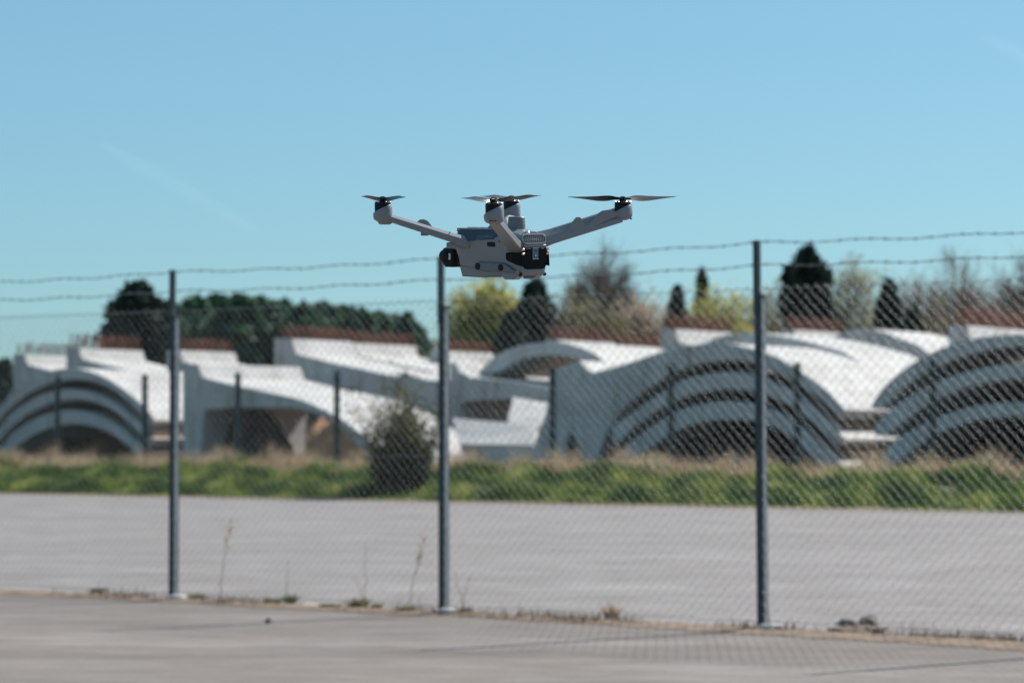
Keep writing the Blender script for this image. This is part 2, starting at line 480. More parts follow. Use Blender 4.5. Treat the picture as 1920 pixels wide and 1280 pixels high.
heap('shade_soil_heap', 1835, 63.0, 300, 788, depth=1.3, seed=9, m='shadesoil')  # added mound whose dark colour serves as shade under the right stack
heap('earth_heap', 1470, 79, 520, 776, depth=2.2, seed=3)  # raised behind the central stack to block light through its openings
heap('earth_heap', 1930, 71.5, 520, 768, depth=2.2, seed=4)  # raised likewise to block light from behind the right stack

# ------------------------------------------------------------------ near chain-link fence
POST_S = [-12.16 + 2.546 * k for k in range(-3, 5)]
fence = empty('chain_link_fence', sn(POST_S[2], FENCE_N, 0))
tag(fence, 'tall galvanised chain-link fence topped with two barbed wires in front of the road', 'fence')
inv = Matrix.Translation(-Vector(fence.location))
def fl(p): return Vector(p) - Vector(fence.location)

def post_bm():
    """angle post with its front leg along the fence and its side leg going back, thinner extension on top"""
    bm = bmesh.new()
    w, t, h, h2 = 0.048, 0.006, 2.07, 2.4
    L = [(-w, 0), (0, 0), (0, w + 0.006), (-t, w + 0.006), (-t, t), (-w, t)]
    add_prism(bm, [U * a + N * b + Vector((0, 0, -0.05)) for a, b in L], (0, 0, h + 0.05))
    E = [(-w - 0.004, -0.0035), (-0.012, -0.0035), (-0.012, 0.026), (-0.018, 0.026), (-0.018, -0.0), (-w - 0.004, -0.0)]
    add_prism(bm, [U * a + N * (b - 0.003) + Vector((0, 0, h - 0.12)) for a, b in E], (0, 0, h2 - h + 0.12))
    for z in (0.35, 0.8, 1.25, 1.7, 1.98):      # tie bolts
        add_box(bm, U * -0.02 + N * -0.008 + Vector((0, 0, z)), (0.014, 0.014, 0.012))
    bmesh.ops.recalc_face_normals(bm, faces=bm.faces)
    me = bpy.data.meshes.new('post'); bm.to_mesh(me); bm.free(); me.materials.append(M['darkpost'])
    return me
post_me = post_bm()
lean = {1: 0.0, 2: 0.0015, 3: -0.0015, 4: -0.006}
for k, s in enumerate(POST_S):
    p = bpy.data.objects.new('post', post_me); COL.objects.link(p); p.parent = fence
    p.location = fl(sn(s, FENCE_N, 0)); p.rotation_euler = (0, lean.get(k, 0.002), 0)
    bm = bmesh.new()
    add_prism(bm, [U * a + N * b + Vector((0, 0, 0.04)) for a, b in ((0.001, 0.004), (0.0045, 0.004), (0.0045, 0.040), (0.001, 0.040))], (0, 0, 2.0))
    st_ = bmobj('stretcher_bar', bm, M['galv'], p)
    bm = bmesh.new()
    rr = random.Random(k)
    bmesh.ops.create_icosphere(bm, subdivisions=2, radius=0.5)
    for v in bm.verts:
        v.co = Vector((v.co.x * 0.17, v.co.y * 0.15, v.co.z * 0.055)) * (0.85 + 0.3 * rr.random())
    bmesh.ops.transform(bm, matrix=Matrix.Translation(fl(sn(s + 0.045, FENCE_N + 0.0, 0.02))), verts=bm.verts)
    f_ = bmobj('footing', bm, M['concrete2'], fence, smooth=60)

# woven diamond mesh, one part per bay (shared mesh)
def chain_mesh():
    h = 0.0354; H = 2.09; nW = int(round(2.546 / h)); h = 2.546 / nW
    nz = int(H / 0.0354)
    segs = []
    for k in range(nW):
        for j in range(nz):
            up = (j + k) % 2 == 0
            s0, s1 = (k, k + 1) if up else (k + 1, k)
            o = 0.0028 if up else -0.0028
            z0 = 0.03 + j * 0.0354; z1 = z0 + 0.0354
            p0 = U * (s0 * h) + N * o + Vector((0, 0, z0)); p1 = U * (s1 * h) + N * o + Vector((0, 0, z1))
            segs.append((p0, p1, 0.00125, 0.00125))
    V, Q = tubes(segs, 4)
    # gentle belly of the wire between the posts
    sloc = V @ np.array(U)
    V = V + np.outer(0.012 * np.sin(np.pi * sloc / 2.546) * np.sin(V[:, 2] * 2.2), np.array(N))
    return V, Q
V, Q = chain_mesh()
first = None
for s in POST_S[:-1]:
    if first is None:
        o = npmesh('chain_link_mesh', V, Q, M['wire'], fence, smooth=180); first = o
    else:
        o = bpy.data.objects.new('chain_link_mesh', first.data); COL.objects.link(o); o.parent = fence
    o.location = fl(sn(s, FENCE_N - 0.009, 0)); o['kind'] = 'stuff'

def strand(name, z, barbed, r=0.0027):
    segs = []
    s0, s1 = POST_S[0], POST_S[-1]
    n = int((s1 - s0) / 0.06)
    def P(s):
        t = ((s - s0) % 2.546) / 2.546
        return sn(s, FENCE_N - 0.012, z - 0.028 * 4 * t * (1 - t) * (0.6 if barbed else 0.15) + (0.006 * math.sin(s * 9) if barbed else 0))
    for i in range(n):
        a = s0 + (s1 - s0) * i / n; b = s0 + (s1 - s0) * (i + 1) / n
        segs.append((fl(P(a)), fl(P(b)), r, r))
        if barbed:
            pa, pb = P(a), P(b)
            segs.append((fl(pa + Vector((0, 0, 0.002 * math.sin(i * 2.1)))), fl(pb + Vector((0, 0, 0.003 * math.sin(i * 2.1 + 2)))), r, r))
    if barbed:
        k = 0; s = s0 + 0.04
        while s < s1 - 0.02:
            c = P(s); rr = random.Random(k)
            for q in range(2):
                a = rr.random() * 6.28
                dv = (N * math.cos(a) + Vector((0, 0, 1)) * math.sin(a) + U * (0.5 - rr.random()) * 0.5).normalized() * 0.016
                cc = c + U * (0.006 * (q * 2 - 1))
                segs.append((fl(cc - dv), fl(cc + dv), 0.0017, 0.0012))
            for q in range(3):
                cc = c + U * (0.004 * (q - 1))
                segs.append((fl(cc - Vector((0, 0, 0.005))), fl(cc + Vector((0, 0, 0.005))), 0.004, 0.004))
            s += 0.10 + 0.01 * rr.random(); k += 1
    V, Q = tubes(segs, 4)
    return npmesh(name, V, Q, M['wire'], fence, smooth=180)
strand('barbed_wire', 2.385, True)
strand('barbed_wire', 2.245, True)
strand('line_wire', 2.10, False, 0.0022)
strand('line_wire', 1.06, False, 0.0018)
strand('line_wire', 0.06, False, 0.0018)

# ------------------------------------------------------------------ far green fence
G_N = 47.0
gs = [-1.0824 * G_N + 0.0638 * G_N * k for k in range(-2, 11)]
gf = empty('green_mesh_fence', sn(gs[6], G_N, BANK_Z))
tag(gf, 'dark green posted mesh fence standing between the grass bank and the concrete arches', 'fence')
def gfl(p): return Vector(p) - Vector(gf.location)
bm = bmesh.new()
add_box(bm, (0, 0, 1.09), (0.11, 0.08, 2.22))
add_box(bm, (0, 0, 2.21), (0.12, 0.09, 0.03))
for z in (0.2, 0.8, 1.4, 2.0): add_box(bm, (0, -0.035, z), (0.05, 0.02, 0.05))
bmesh.ops.recalc_face_normals(bm, faces=bm.faces)
gp_me = bpy.data.meshes.new('post'); bm.to_mesh(gp_me); bm.free(); gp_me.materials.append(M['greenpost'])
segs = []
sp = gs[1] - gs[0]
for i in range(int(sp / 0.1)):
    p = U * (0.05 + i * 0.1)
    segs.append((p + Vector((0, 0, 0.05)), p + Vector((0, 0, 2.1)), 0.002, 0.002))
for z in np.arange(0.1, 2.15, 0.25):
    segs.append((U * 0.0 + Vector((0, 0, z)), U * sp + Vector((0, 0, z)), 0.003, 0.003))
GV, GQ = tubes(segs, 3)
gm = None
for k, s in enumerate(gs):
    p = bpy.data.objects.new('post', gp_me); COL.objects.link(p); p.parent = gf
    p.location = gfl(sn(s, G_N, BANK_Z - 0.02)); p.rotation_euler = (0, random.Random(k).uniform(-0.008, 0.008), ROT)
    if k < len(gs) - 1:
        if gm is None:
            o = gm = npmesh('wire_panel', GV, GQ, M['greenpost'], gf)
        else:
            o = bpy.data.objects.new('wire_panel', gm.data); COL.objects.link(o); o.parent = gf
        o.location = gfl(sn(s, G_N - 0.04, BANK_Z)); o['kind'] = 'stuff'

# ------------------------------------------------------------------ precast concrete
T = R(32)
AX = Vector((math.sin(T), math.cos(T), 0))       # barrel axis, going back and to the right
def on_plane(px, py, P0):
    r = ray(px, py)
    o = Vector((0, 0, EYE))
    k = (P0 - o).dot(AX) / r.dot(AX)
    return o + r * k

def unit(name, poly, refx, d, L, label, cat, group=None, rebar=None, parent=None):
    P0 = at(refx, 815, d)
    pts = [on_plane(x, y, P0) for x, y in poly]
    zmin = min(p.z for p in pts)
    base = Vector((sum(p.x for p in pts) / len(pts), sum(p.y for p in pts) / len(pts), zmin))
    root = empty(name, base)
    tag(root, label, cat, group)
    bm = bmesh.new()
    add_prism(bm, [p - base for p in pts], AX * L)
    bmesh.ops.recalc_face_normals(bm, faces=bm.faces)
    sharp = [e for e in bm.edges if len(e.link_faces) == 2 and e.calc_face_angle(0) > 1.2]
    bmesh.ops.bevel(bm, geom=sharp, offset=0.025, segments=1, affect='EDGES')
    bmobj('shell', bm, M['concrete'], root, smooth=28)
    return root, base, pts

def add_rebar(root, base, p0, p1, hgt, L, rows=2, seed=0, slant=0.0, step=0.14):
    """rows of starter bars standing on a head that runs from p0 to p1 and back along the barrel axis"""
    rr = random.Random(seed); segs = []
    n = int(L / step)
    for r_ in range(rows):
        t = 0.2 + 0.6 * r_ / max(1, rows - 1)
        for i in range(n):
            b = p0.lerp(p1, t) + AX * (0.1 + (L - 0.2) * i / (n - 1)) - base
            h = hgt * (0.82 + 0.24 * rr.random()) * (1 if rr.random() > 0.12 else 0.6)
            top = b + Vector((slant + rr.uniform(-0.06, 0.06), rr.uniform(-0.06, 0.06), h))
            segs.append((b - Vector((0, 0, 0.05)), top, 0.02, 0.02))
        for q in (0.35, 0.7):
            b = p0.lerp(p1, t) - base + Vector((0, 0, hgt * q))
            segs.append((b + AX * 0.1, b + AX * (L - 0.1), 0.014, 0.014))
    V, Q = tubes(segs, 4)
    o = npmesh('rebar_row', V, Q, M['rust'], root); o['kind'] = 'stuff'
    return o

# --- stack of three wide arches, middle right of the picture
m3o = crom([(1110, 699), (1180, 679), (1240, 659), (1300, 646), (1360, 643), (1414, 655), (1450, 667), (1485, 686), (1540, 724), (1584, 768)])
m3i = crom([(1572, 786), (1540, 757), (1508, 733), (1473, 714), (1435, 696), (1400, 684), (1367, 681), (1320, 686), (1274, 700), (1227, 726), (1180, 761), (1159, 782), (1136, 815)])
m3 = [(1086, 676), (1098, 690)] + m3o + m3i + [(1122, 850), (1113, 872), (1092, 872), (1085, 840), (1074, 816), (1064, 816), (1058, 840), (1054, 872), (990, 872), (1002, 830), (1018, 790), (1030, 745), (1040, 692)]
m2o = crom([(1146, 800), (1180, 775), (1227, 742), (1274, 713), (1320, 700), (1367, 695), (1410, 700), (1438, 711), (1485, 732), (1540, 776), (1584, 822)])
m2i = crom([(1572, 842), (1540, 811), (1485, 768), (1438, 748), (1410, 739), (1367, 735), (1320, 740), (1274, 753), (1227, 778), (1180, 815), (1150, 842)])
m1o = crom([(1146, 858), (1180, 828), (1227, 793), (1274, 767), (1320, 754), (1367, 750), (1410, 755), (1438, 764), (1485, 786), (1540, 832), (1584, 876)])
m1i = crom([(1552, 886), (1532, 868), (1508, 843), (1485, 822), (1450, 801), (1414, 791), (1379, 787), (1320, 792), (1274, 806), (1227, 834), (1200, 856), (1180, 880)])
m3i = [(x, y - 5) if y < 783 else (x, y) for x, y in m3i]; m2o = [(x, y + 2) for x, y in m2o]; m2i = [(x, y - 5) for x, y in m2i]; m1o = [(x, y + 2) for x, y in m1o]
m3 = [(1086, 676), (1098, 690)] + m3o + m3i + m3[-13:]
DM = 67.0
unit('precast_arch', m3, 1375, DM, 4.4, 'topmost arch of the central grey stack, its thick leg standing left', 'concrete arch', 'stacked concrete arches')
unit('precast_arch', m2o + m2i, 1375, DM, 8.5, 'middle arch of the central stack of three right of the bush', 'concrete arch', 'stacked concrete arches')
unit('precast_arch', m1o + m1i + [(1146, 880)], 1375, DM, 8.5, 'lowest arch of the central stack, resting behind the grass bank', 'concrete arch', 'stacked concrete arches')
# --- stack at the right edge
def ext(o, x1):  # continue an arch past the picture edge, mirrored about its crown at x1
    return o + [(2 * x1 - x, y) for x, y in reversed(o[:-1])]
r3o = crom(ext([(1632, 764), (1646, 738), (1673, 709), (1713, 679), (1752, 658), (1792, 643), (1832, 633), (1880, 628), (1925, 627)], 1925))
r3i = crom(ext([(1655, 773), (1686, 741), (1726, 711), (1766, 690), (1806, 674), (1859, 662), (1900, 657), (1925, 656)], 1925))
r2o = crom(ext([(1636, 812), (1646, 789), (1673, 764), (1713, 735), (1766, 709), (1819, 693), (1872, 683), (1925, 679)], 1925))
r2i = crom(ext([(1662, 824), (1713, 783), (1766, 751), (1819, 732), (1872, 721), (1925, 717)], 1925))
r1o = crom(ext([(1638, 870), (1652, 852), (1673, 828), (1726, 794), (1779, 772), (1845, 756), (1925, 751)], 1925))
r1i = crom(ext([(1678, 872), (1726, 833), (1766, 810), (1819, 792), (1872, 784), (1925, 782)], 1925))
r3i = [(x, y - 6) for x, y in r3i]; r2o = [(x, y + 2) for x, y in r2o]; r2i = [(x, y - 6) for x, y in r2i]; r1o = [(x, y + 2) for x, y in r1o]
DR = 60.0
unit('precast_arch', r3o + r3i[::-1], 1760, DR, 4.0, 'topmost arch of the stack cut by the right picture edge', 'concrete arch', 'stacked concrete arches')
unit('precast_arch', r2o + r2i[::-1], 1760, DR, 8.5, 'middle arch of the stack cut by the right picture edge', 'concrete arch', 'stacked concrete arches')
unit('precast_arch', [(1634, 884)] + r1o + r1i[::-1] + [(1672, 884)], 1760, DR, 8.5, 'lowest arch of the stack cut by the right picture edge', 'concrete arch', 'stacked concrete arches')
# --- stack at the left edge
l3o = crom([(-40, 815), (-20, 790), (0, 762), (23, 734), (59, 710), (94, 695), (129, 690), (164, 695), (199, 709), (234, 732), (270, 763), (290, 788)])
l3i = crom([(281, 800), (262, 776), (234, 748), (206, 728), (176, 716), (141, 711), (105, 715), (70, 728), (35, 750), (0, 784), (-25, 815)])
def sh(p, dx, dy): return [(x + dx, y + dy) for x, y in p]
DL = 82.0
unit('precast_arch', l3o + l3i, 130, DL, 5.0, 'topmost arch of the stack cut by the left picture edge', 'concrete arch', 'stacked concrete arches')
unit('precast_arch', sh(l3o, 0, 39) + sh(l3i, 0, 38), 130, DL, 8.0, 'middle arch of the stack cut by the left picture edge', 'concrete arch', 'stacked concrete arches')
unit('precast_arch', sh(l3o, 0, 78) + [(290, 876), (262, 870)] + sh(l3i, 0, 84)[4:-3], 130, DL, 8.0, 'lowest arch of the stack cut by the left picture edge', 'concrete arch', 'stacked concrete arches')
# --- arches further back
unit('precast_arch', crom([(1270, 690), (1300, 656), (1345, 632), (1395, 622), (1450, 628), (1500, 637), (1545, 649), (1590, 664), (1640, 705), (1680, 760)]) + crom([(1650, 760), (1610, 712), (1560, 682), (1500, 665), (1450, 658), (1395, 655), (1340, 668), (1300, 700)]),
     1500, 75, 4.4, 'pale arch seen just over the central stack, second row back', 'concrete arch', 'stacked concrete arches')
unit('precast_arch', crom([(1530, 660), (1575, 624), (1615, 615), (1655, 622), (1690, 636), (1725, 650), (1760, 690), (1800, 760)]) + crom([(1770, 760), (1735, 705), (1690, 668), (1650, 655), (1610, 652), (1560, 690)]),
     1650, 86, 4.6, 'pale arch showing between the two right stacks, farthest row', 'concrete arch', 'stacked concrete arches')
unit('precast_arch', crom([(895, 704), (915, 678), (935, 663), (965, 650), (1000, 643), (1045, 641), (1078, 648), (1112, 662), (1150, 690), (1180, 720)]) + crom([(1160, 720), (1120, 690), (1085, 674), (1050, 667), (1000, 668), (965, 680), (945, 692), (925, 700)]),
     1000, 80, 5.2, 'thin curved arch lying on a beam left of the central stack', 'concrete arch', 'stacked concrete arches')
unit('portal_unit', [(842, 679), (853, 680), (862, 697), (880, 707), (962, 715), (1030, 728), (1075, 742), (1075, 880), (1050, 880), (1050, 765), (1030, 757), (1002, 750), (957, 749), (880, 752), (864, 757), (864, 866), (842, 866)],
     940, 79, 3.2, 'grey frame with level beam just right of the middle fence post', 'portal', 'concrete frames')
unit('portal_unit', [(664, 688), (700, 697), (742, 706), (756, 696), (772, 704), (800, 712), (840, 714), (840, 868), (822, 868), (822, 775), (790, 772), (750, 765), (690, 758), (684, 868), (664, 868)],
     745, 81, 3.0, 'shaded brownish frame behind the top of the bush', 'portal', 'concrete frames')

# --- wall units: a stem with a half arch to the right
def lam(hx, hy, k):
    """outline scaled by k with the head's top left corner at hx, hy"""
    o = [(0, 0), (29, 1), (31, 12), (36, 26)] + crom([(100, 42), (163, 55), (213, 66), (250, 80), (288, 99), (314, 117), (348, 145), (374, 180)], 3) + [(346, 180)] + \
        crom([(336, 168), (313, 135), (288, 112), (253, 96), (225, 87), (208, 84)], 3) + [(100, 83), (42, 88), (38, 110), (36, 180), (0, 180)]
    return [(hx + x * k, hy + y * k) for x, y in o]
WALLS = [  # head-left px, head-top px, depth, length, label, rebar height px
    (342, 681, 75, 4.6, 'large concrete wall unit with long sloping arm behind the left fence post', 0, None),
    (312, 656, 92, 3.0, 'concrete wall unit with rust-brown bars, topping the left fence post gap', 26, 1),
    (124, 652, 93, 3.3, 'concrete wall unit with purplish bars behind the leftmost arch stack', 28, 2),
    (24, 664, 98, 3.2, 'far concrete wall unit with grey bars against the sky at left edge', 24, 3),
    (514, 634, 86, 3.2, 'tall concrete wall unit with red-brown bars before the conifer row centre', 28, 4),
    (634, 642, 90, 3.7, 'concrete wall unit with red-brown bars at the conifer row right end', 25, 5),
    (806, 657, 92, 3.1, 'concrete wall unit with red bars just right of the middle fence post', 24, 6),
    (1022, 636, 96, 3.9, 'concrete wall unit with red bars below the large bare round tree', 30, 7),
    (1150, 648, 100, 3.2, 'far concrete wall unit with dark red bars below the pinkish tree', 26, 9),
    (1238, 616, 86, 3.9, 'tall concrete wall unit with orange-brown bars below the small yellow tree', 31, 8),
    (1466, 617, 98, 3.9, 'concrete wall unit with pink-red bars below the dark round conifer', 27, 10),
    (1778, 609, 70, 4.6, 'highest concrete wall unit with dense brown bars near the right edge', 36, 11),
]
for hx, hy, d, L, lab, rb, sd in WALLS:
    k = 75.0 / d * (1.0 if hx != 514 else 1.15)
    if hx in (514, 1238, 1778): k *= 1.12
    poly = lam(hx, hy, k)
    ybase = 815 + (EYE - BANK_Z) * F / d
    # stems reach down to the yard
    poly = [(x, y if y < hy + 179 * k else ybase) for x, y in poly]
    root, base, pts = unit('precast_wall', poly, hx, d, L, lab, 'wall unit', 'concrete wall units')
    if rb:
        add_rebar(root, base, pts[0], pts[1], rb * d / F, L, 2, sd, 0.05, 0.17)

# --- leaning slabs and loose blocks in the gaps
def slab(name, corners, thick, label, cat, group=None):
    """corners: four (px,py,depth); thickness pushed away from the viewer"""
    P = [at(*c) for c in corners]
    n = (P[1] - P[0]).cross(P[3] - P[0]).normalized()
    if n.y < 0: n = -n
    base = min(P, key=lambda p: p.z).copy()
    bm = bmesh.new()
    add_prism(bm, [p - base for p in P], n * thick)
    o = bmobj(name, bm, M['concrete'], None, None)
    o.location = base
    tag(o, label, cat, group); return o
slab('concrete_slab', [(950, 796, 75.0), (1014, 800, 75.0), (1030, 756, 76.6), (962, 744, 76.6)], 0.25, 'bright square slab leaning under the level beam', 'slab', 'leaning slabs')
slab('concrete_slab', [(862, 832, 72.0), (1000, 834, 71.0), (1006, 797, 72.4), (848, 783, 73.4)], 0.3, 'long bright slab lying low right of the middle fence post', 'slab', 'leaning slabs')
slab('concrete_slab', [(905, 876, 71.6), (1000, 876, 70.6), (1000, 838, 70.65), (905, 837, 71.65)], 0.4, 'grey block under the long low slab by the middle fence post', 'slab', 'leaning slabs')
slab('concrete_slab', [(1856, 846, 62), (1884, 850, 62), (1950, 800, 63.3), (1925, 794, 63.3)], 0.25, 'bright narrow slab leaning inside the right stack', 'slab', 'leaning slabs')
slab('concrete_slab', [(1362, 856, 68.6), (1392, 856, 68.4), (1392, 832, 69.3), (1362, 832, 69.5)], 0.2, 'small white block lying under the central arch stack', 'slab', 'leaning slabs')

def bearer(px, py, d, L, label):
    c = at(px, py, d)
    bm = bmesh.new()
    add_box(bm, AX * (L / 2) + Vector((0, 0, 0)), (0.22, L, 0.17), Matrix.Rotation(-T, 3, 'Z'))
    o = bmobj('timber_bearer', bm, M['timber'], None, None); o.location = c
    tag(o, label, 'timber', 'timbers between the arches')
bearer(1577, 797, 66.0, 4.0, 'brown timber between the top two arches of the central stack')
bearer(1577, 851, 66.0, 4.0, 'brown timber between the lower two arches of the central stack')
bearer(1648, 785, 61.6, 3.6, 'brown timber between the top two arches of the right stack')
bearer(1652, 838, 61.6, 3.6, 'brown timber between the lower two arches of the right stack')
bearer(283, 813, 80.0, 4.4, 'brown timber between the top two arches of the left stack')
bearer(283, 852, 80.0, 4.4, 'brown timber between the lower two arches of the left stack')

# ------------------------------------------------------------------ vegetation
def leaf_quads(P, size, tone, rng, flat=0.0, aspect=1.0):
    n = len(P)
    a = rng.normal(size=(n, 3)); a /= np.linalg.norm(a, axis=1, keepdims=True)
    b = rng.normal(size=(n, 3)); b[:, 2] *= (1 - flat)
    b -= (a * b).sum(1, keepdims=True) * a; b /= np.linalg.norm(b, axis=1, keepdims=True)
    s = size * rng.uniform(0.6, 1.35, (n, 1))
    V = np.stack([P - a * s * aspect, P + b * s * 0.55, P + a * s * aspect, P - b * s * 0.55], 1).reshape(-1, 3)
    Q = np.arange(4 * n).reshape(-1, 4)
    return V, Q, np.repeat(tone, 4)

def trunk_mesh(h, r, rng, limbs=8, lean=0.0):
    segs = []
    z = 0; p = np.zeros(3)
    k = 7
    for i in range(k):
        q = np.array([lean * (i + 1) / k + rng.normal() * 0.03 * h / k, rng.normal() * 0.03 * h / k, h * (i + 1) / k])
        segs.append((p, q, r * (1 - i / k * 0.85), r * (1 - (i + 1) / k * 0.85)))
        if i >= 2:
            for _ in range(limbs // 5 + 1):
                a = rng.uniform(0, 6.28); l = h * rng.uniform(0.04, 0.10) * (1.2 - i / k)
                e = q + np.array([math.cos(a) * l, math.sin(a) * l, l * rng.uniform(0.3, 0.9)])
                segs.append((q, e, r * 0.35, r * 0.08))
        p = q
    return segs

def conifer(px, top, d, wpx, label, group, mat_='conifer', seed=0, n=5200, column=0.5, leaf=0.26, ragged=0.12):
    rng = np.random.default_rng(seed)
    base = at(px, 815, d); base.z = BANK_Z
    H = EYE + (815 - top) * d / F - BANK_Z
    W = wpx * d / F / 2
    root = empty('conifer_tree', base); tag(root, label, 'tree', group)
    V, Q = tubes(trunk_mesh(H * 0.93, 0.16 * H / 8 + 0.05, rng, 8), 6)
    npmesh('trunk', V, Q, M['bark_dark'], root)
    t = rng.uniform(0.02, 1, n) ** 0.85
    prof = np.where(t < column, 0.85 + 0.15 * t / column, np.maximum(0, (1 - t) / (1 - column)) ** 0.45)
    lob = 1 + ragged * np.sin(t * 37 + seed) + ragged * np.sin(rng.uniform(0, 6.28, n) * 3)
    ang = rng.uniform(0, 2 * np.pi, n)
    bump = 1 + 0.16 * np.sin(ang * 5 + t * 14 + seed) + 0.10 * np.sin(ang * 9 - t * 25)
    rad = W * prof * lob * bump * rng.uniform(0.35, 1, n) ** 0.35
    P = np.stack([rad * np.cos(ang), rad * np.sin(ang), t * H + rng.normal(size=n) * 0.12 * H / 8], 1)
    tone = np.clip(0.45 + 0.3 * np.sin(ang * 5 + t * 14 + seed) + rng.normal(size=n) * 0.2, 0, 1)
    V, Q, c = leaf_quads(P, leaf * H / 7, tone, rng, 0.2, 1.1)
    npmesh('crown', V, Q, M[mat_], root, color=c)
    return root

def branches(H, W, rng, nlimb=13, nsub=110, ntwig=1700, r0=0.22, min_r=0.012, base=0.30, droop=0.0):
    """trunk, limbs that reach into an ellipsoid crown, then sub-limbs and twigs inside it"""
    C = np.array([0, 0, H * (1 + base) / 2]); E = np.array([W, W, H * (1 - base) / 2])
    segs = []; tips = []
    def inside(lo, hi):
        v = rng.normal(size=3); v /= np.linalg.norm(v)
        lobes = 0.86 + 0.14 * math.sin(3 * math.atan2(v[1], v[0]) + 5 * v[2])
        return C + E * v * rng.uniform(lo, hi) * lobes
    def path(p, q, r, r2, n, bend):
        mid = (p + q) / 2 + rng.normal(size=3) * bend + np.array([0, 0, -bend * 0.6 + droop])
        pts = [(1 - t) ** 2 * p + 2 * t * (1 - t) * mid + t * t * q for t in np.linspace(0, 1, n + 1)]
        for a in range(n):
            segs.append((pts[a], pts[a + 1], max(min_r, r + (r2 - r) * a / n), max(min_r, r + (r2 - r) * (a + 1) / n)))
        return pts
    tr = path(np.zeros(3), np.array([rng.normal() * W * 0.08, rng.normal() * W * 0.08, H * 0.78]), r0, r0 * 0.25, 8, H * 0.02)
    nodes = []
    for i in range(nlimb):
        s_ = tr[rng.integers(2, 8)]
        q = inside(0.55, 0.9)
        if q[2] < s_[2]: q[2] = s_[2] + abs(q[2] - s_[2]) * 0.6
        nodes += path(s_, q, r0 * 0.42, r0 * 0.10, 6, W * 0.10)[1:]
    nodes = np.array(nodes); nd2 = []
    for i in range(nsub):
        q = inside(0.35, 1.0)
        s_ = nodes[np.argmin(np.linalg.norm((nodes - q) / E, axis=1) + rng.random(len(nodes)) * 0.35)]
        nd2 += path(s_, q, r0 * 0.13, min_r, 4, W * 0.07)[1:]
    nd2 = np.array(nd2)
    out = nd2[np.linalg.norm((nd2 - C) / E, axis=1) > 0.3]
    for i in range(ntwig):
        s_ = out[rng.integers(0, len(out))]
        o = (s_ - C) / E; o = o / max(np.linalg.norm(o), 1e-3) * 0.6 + rng.normal(size=3) * 0.5 + np.array([0, 0, 0.25])
        q = s_ + o / np.linalg.norm(o) * H * rng.uniform(0.05, 0.12)
        segs.append((s_, q, min_r, min_r * 0.6)); tips.append(q)
    return segs, np.array(tips)

def broad(px, top, d, wpx, label, group, bark='bark', leafm=None, seed=0, ntwig=1500, nleaf=0, leaf=0.16, min_r=0.010, r0=0.20, name='bare_tree', low=0.0, base=0.25):
    rng = np.random.default_rng(seed)
    b_ = at(px, 815, d); b_.z = BANK_Z
    H = EYE + (815 - top) * d / F - b_.z
    W = wpx * d / F / 2
    root = empty(name, b_); tag(root, label, 'tree', group)
    segs, tips = branches(H, W, rng, 30, 190, ntwig, r0, min_r, base)
    big = [s for s in segs if s[2] > r0 * 0.14]; fine = [s for s in segs if s[2] <= r0 * 0.14]
    V, Q = tubes(big, 6); npmesh('trunk', V, Q, M[bark], root, smooth=180)
    V, Q = tubes(fine, 3); npmesh('twigs', V, Q, M[bark], root)['kind'] = 'stuff'
    if leafm:
        idx = rng.integers(0, len(tips), nleaf)
        P = tips[idx] + rng.normal(size=(nleaf, 3)) * 0.035 * H
        if low > 0:
            k = int(nleaf * low)
            P[:k, 2] *= rng.uniform(0.2, 1, k)
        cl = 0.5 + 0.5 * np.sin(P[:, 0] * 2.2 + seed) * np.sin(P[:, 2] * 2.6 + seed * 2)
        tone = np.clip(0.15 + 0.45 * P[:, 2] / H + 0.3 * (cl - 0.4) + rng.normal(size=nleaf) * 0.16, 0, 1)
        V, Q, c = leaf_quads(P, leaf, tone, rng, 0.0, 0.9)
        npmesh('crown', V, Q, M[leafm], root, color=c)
    return root

# conifer plantation on the left
GC = 'conifers of the dark plantation'
conifer(258, 538, 128, 105, 'tallest dark conifer with rounded top at the plantation left end', GC, 'conifer_dark', 1, 8000, 0.8, 0.22, 0.2)
conifer(222, 584, 127, 62, 'low dark conifer at the outer left corner of the plantation', GC, 'conifer_dark', 2, 4200, 0.7)
pos = [(318, 576, 110), (362, 566, 104), (408, 560, 100), (450, 560, 98), (490, 564, 98), (530, 570, 98), (568, 577, 96), (606, 574, 92), (642, 580, 90), (678, 588, 84), (710, 592, 78), (740, 597, 70), (764, 594, 56), (787, 622, 44)]
words = ['first', 'second', 'third', 'fourth', 'fifth', 'sixth', 'seventh', 'eighth', 'ninth', 'tenth', 'eleventh', 'twelfth', 'thirteenth', 'last']
for i, (px, tp, w) in enumerate(pos):
    conifer(px, tp, 130 + (i % 3) * 2.5, w, f'green conifer in the plantation row, {words[i]} counted from the tallest one', GC, 'conifer', 20 + i, 6000, 0.80, 0.22, 0.2)

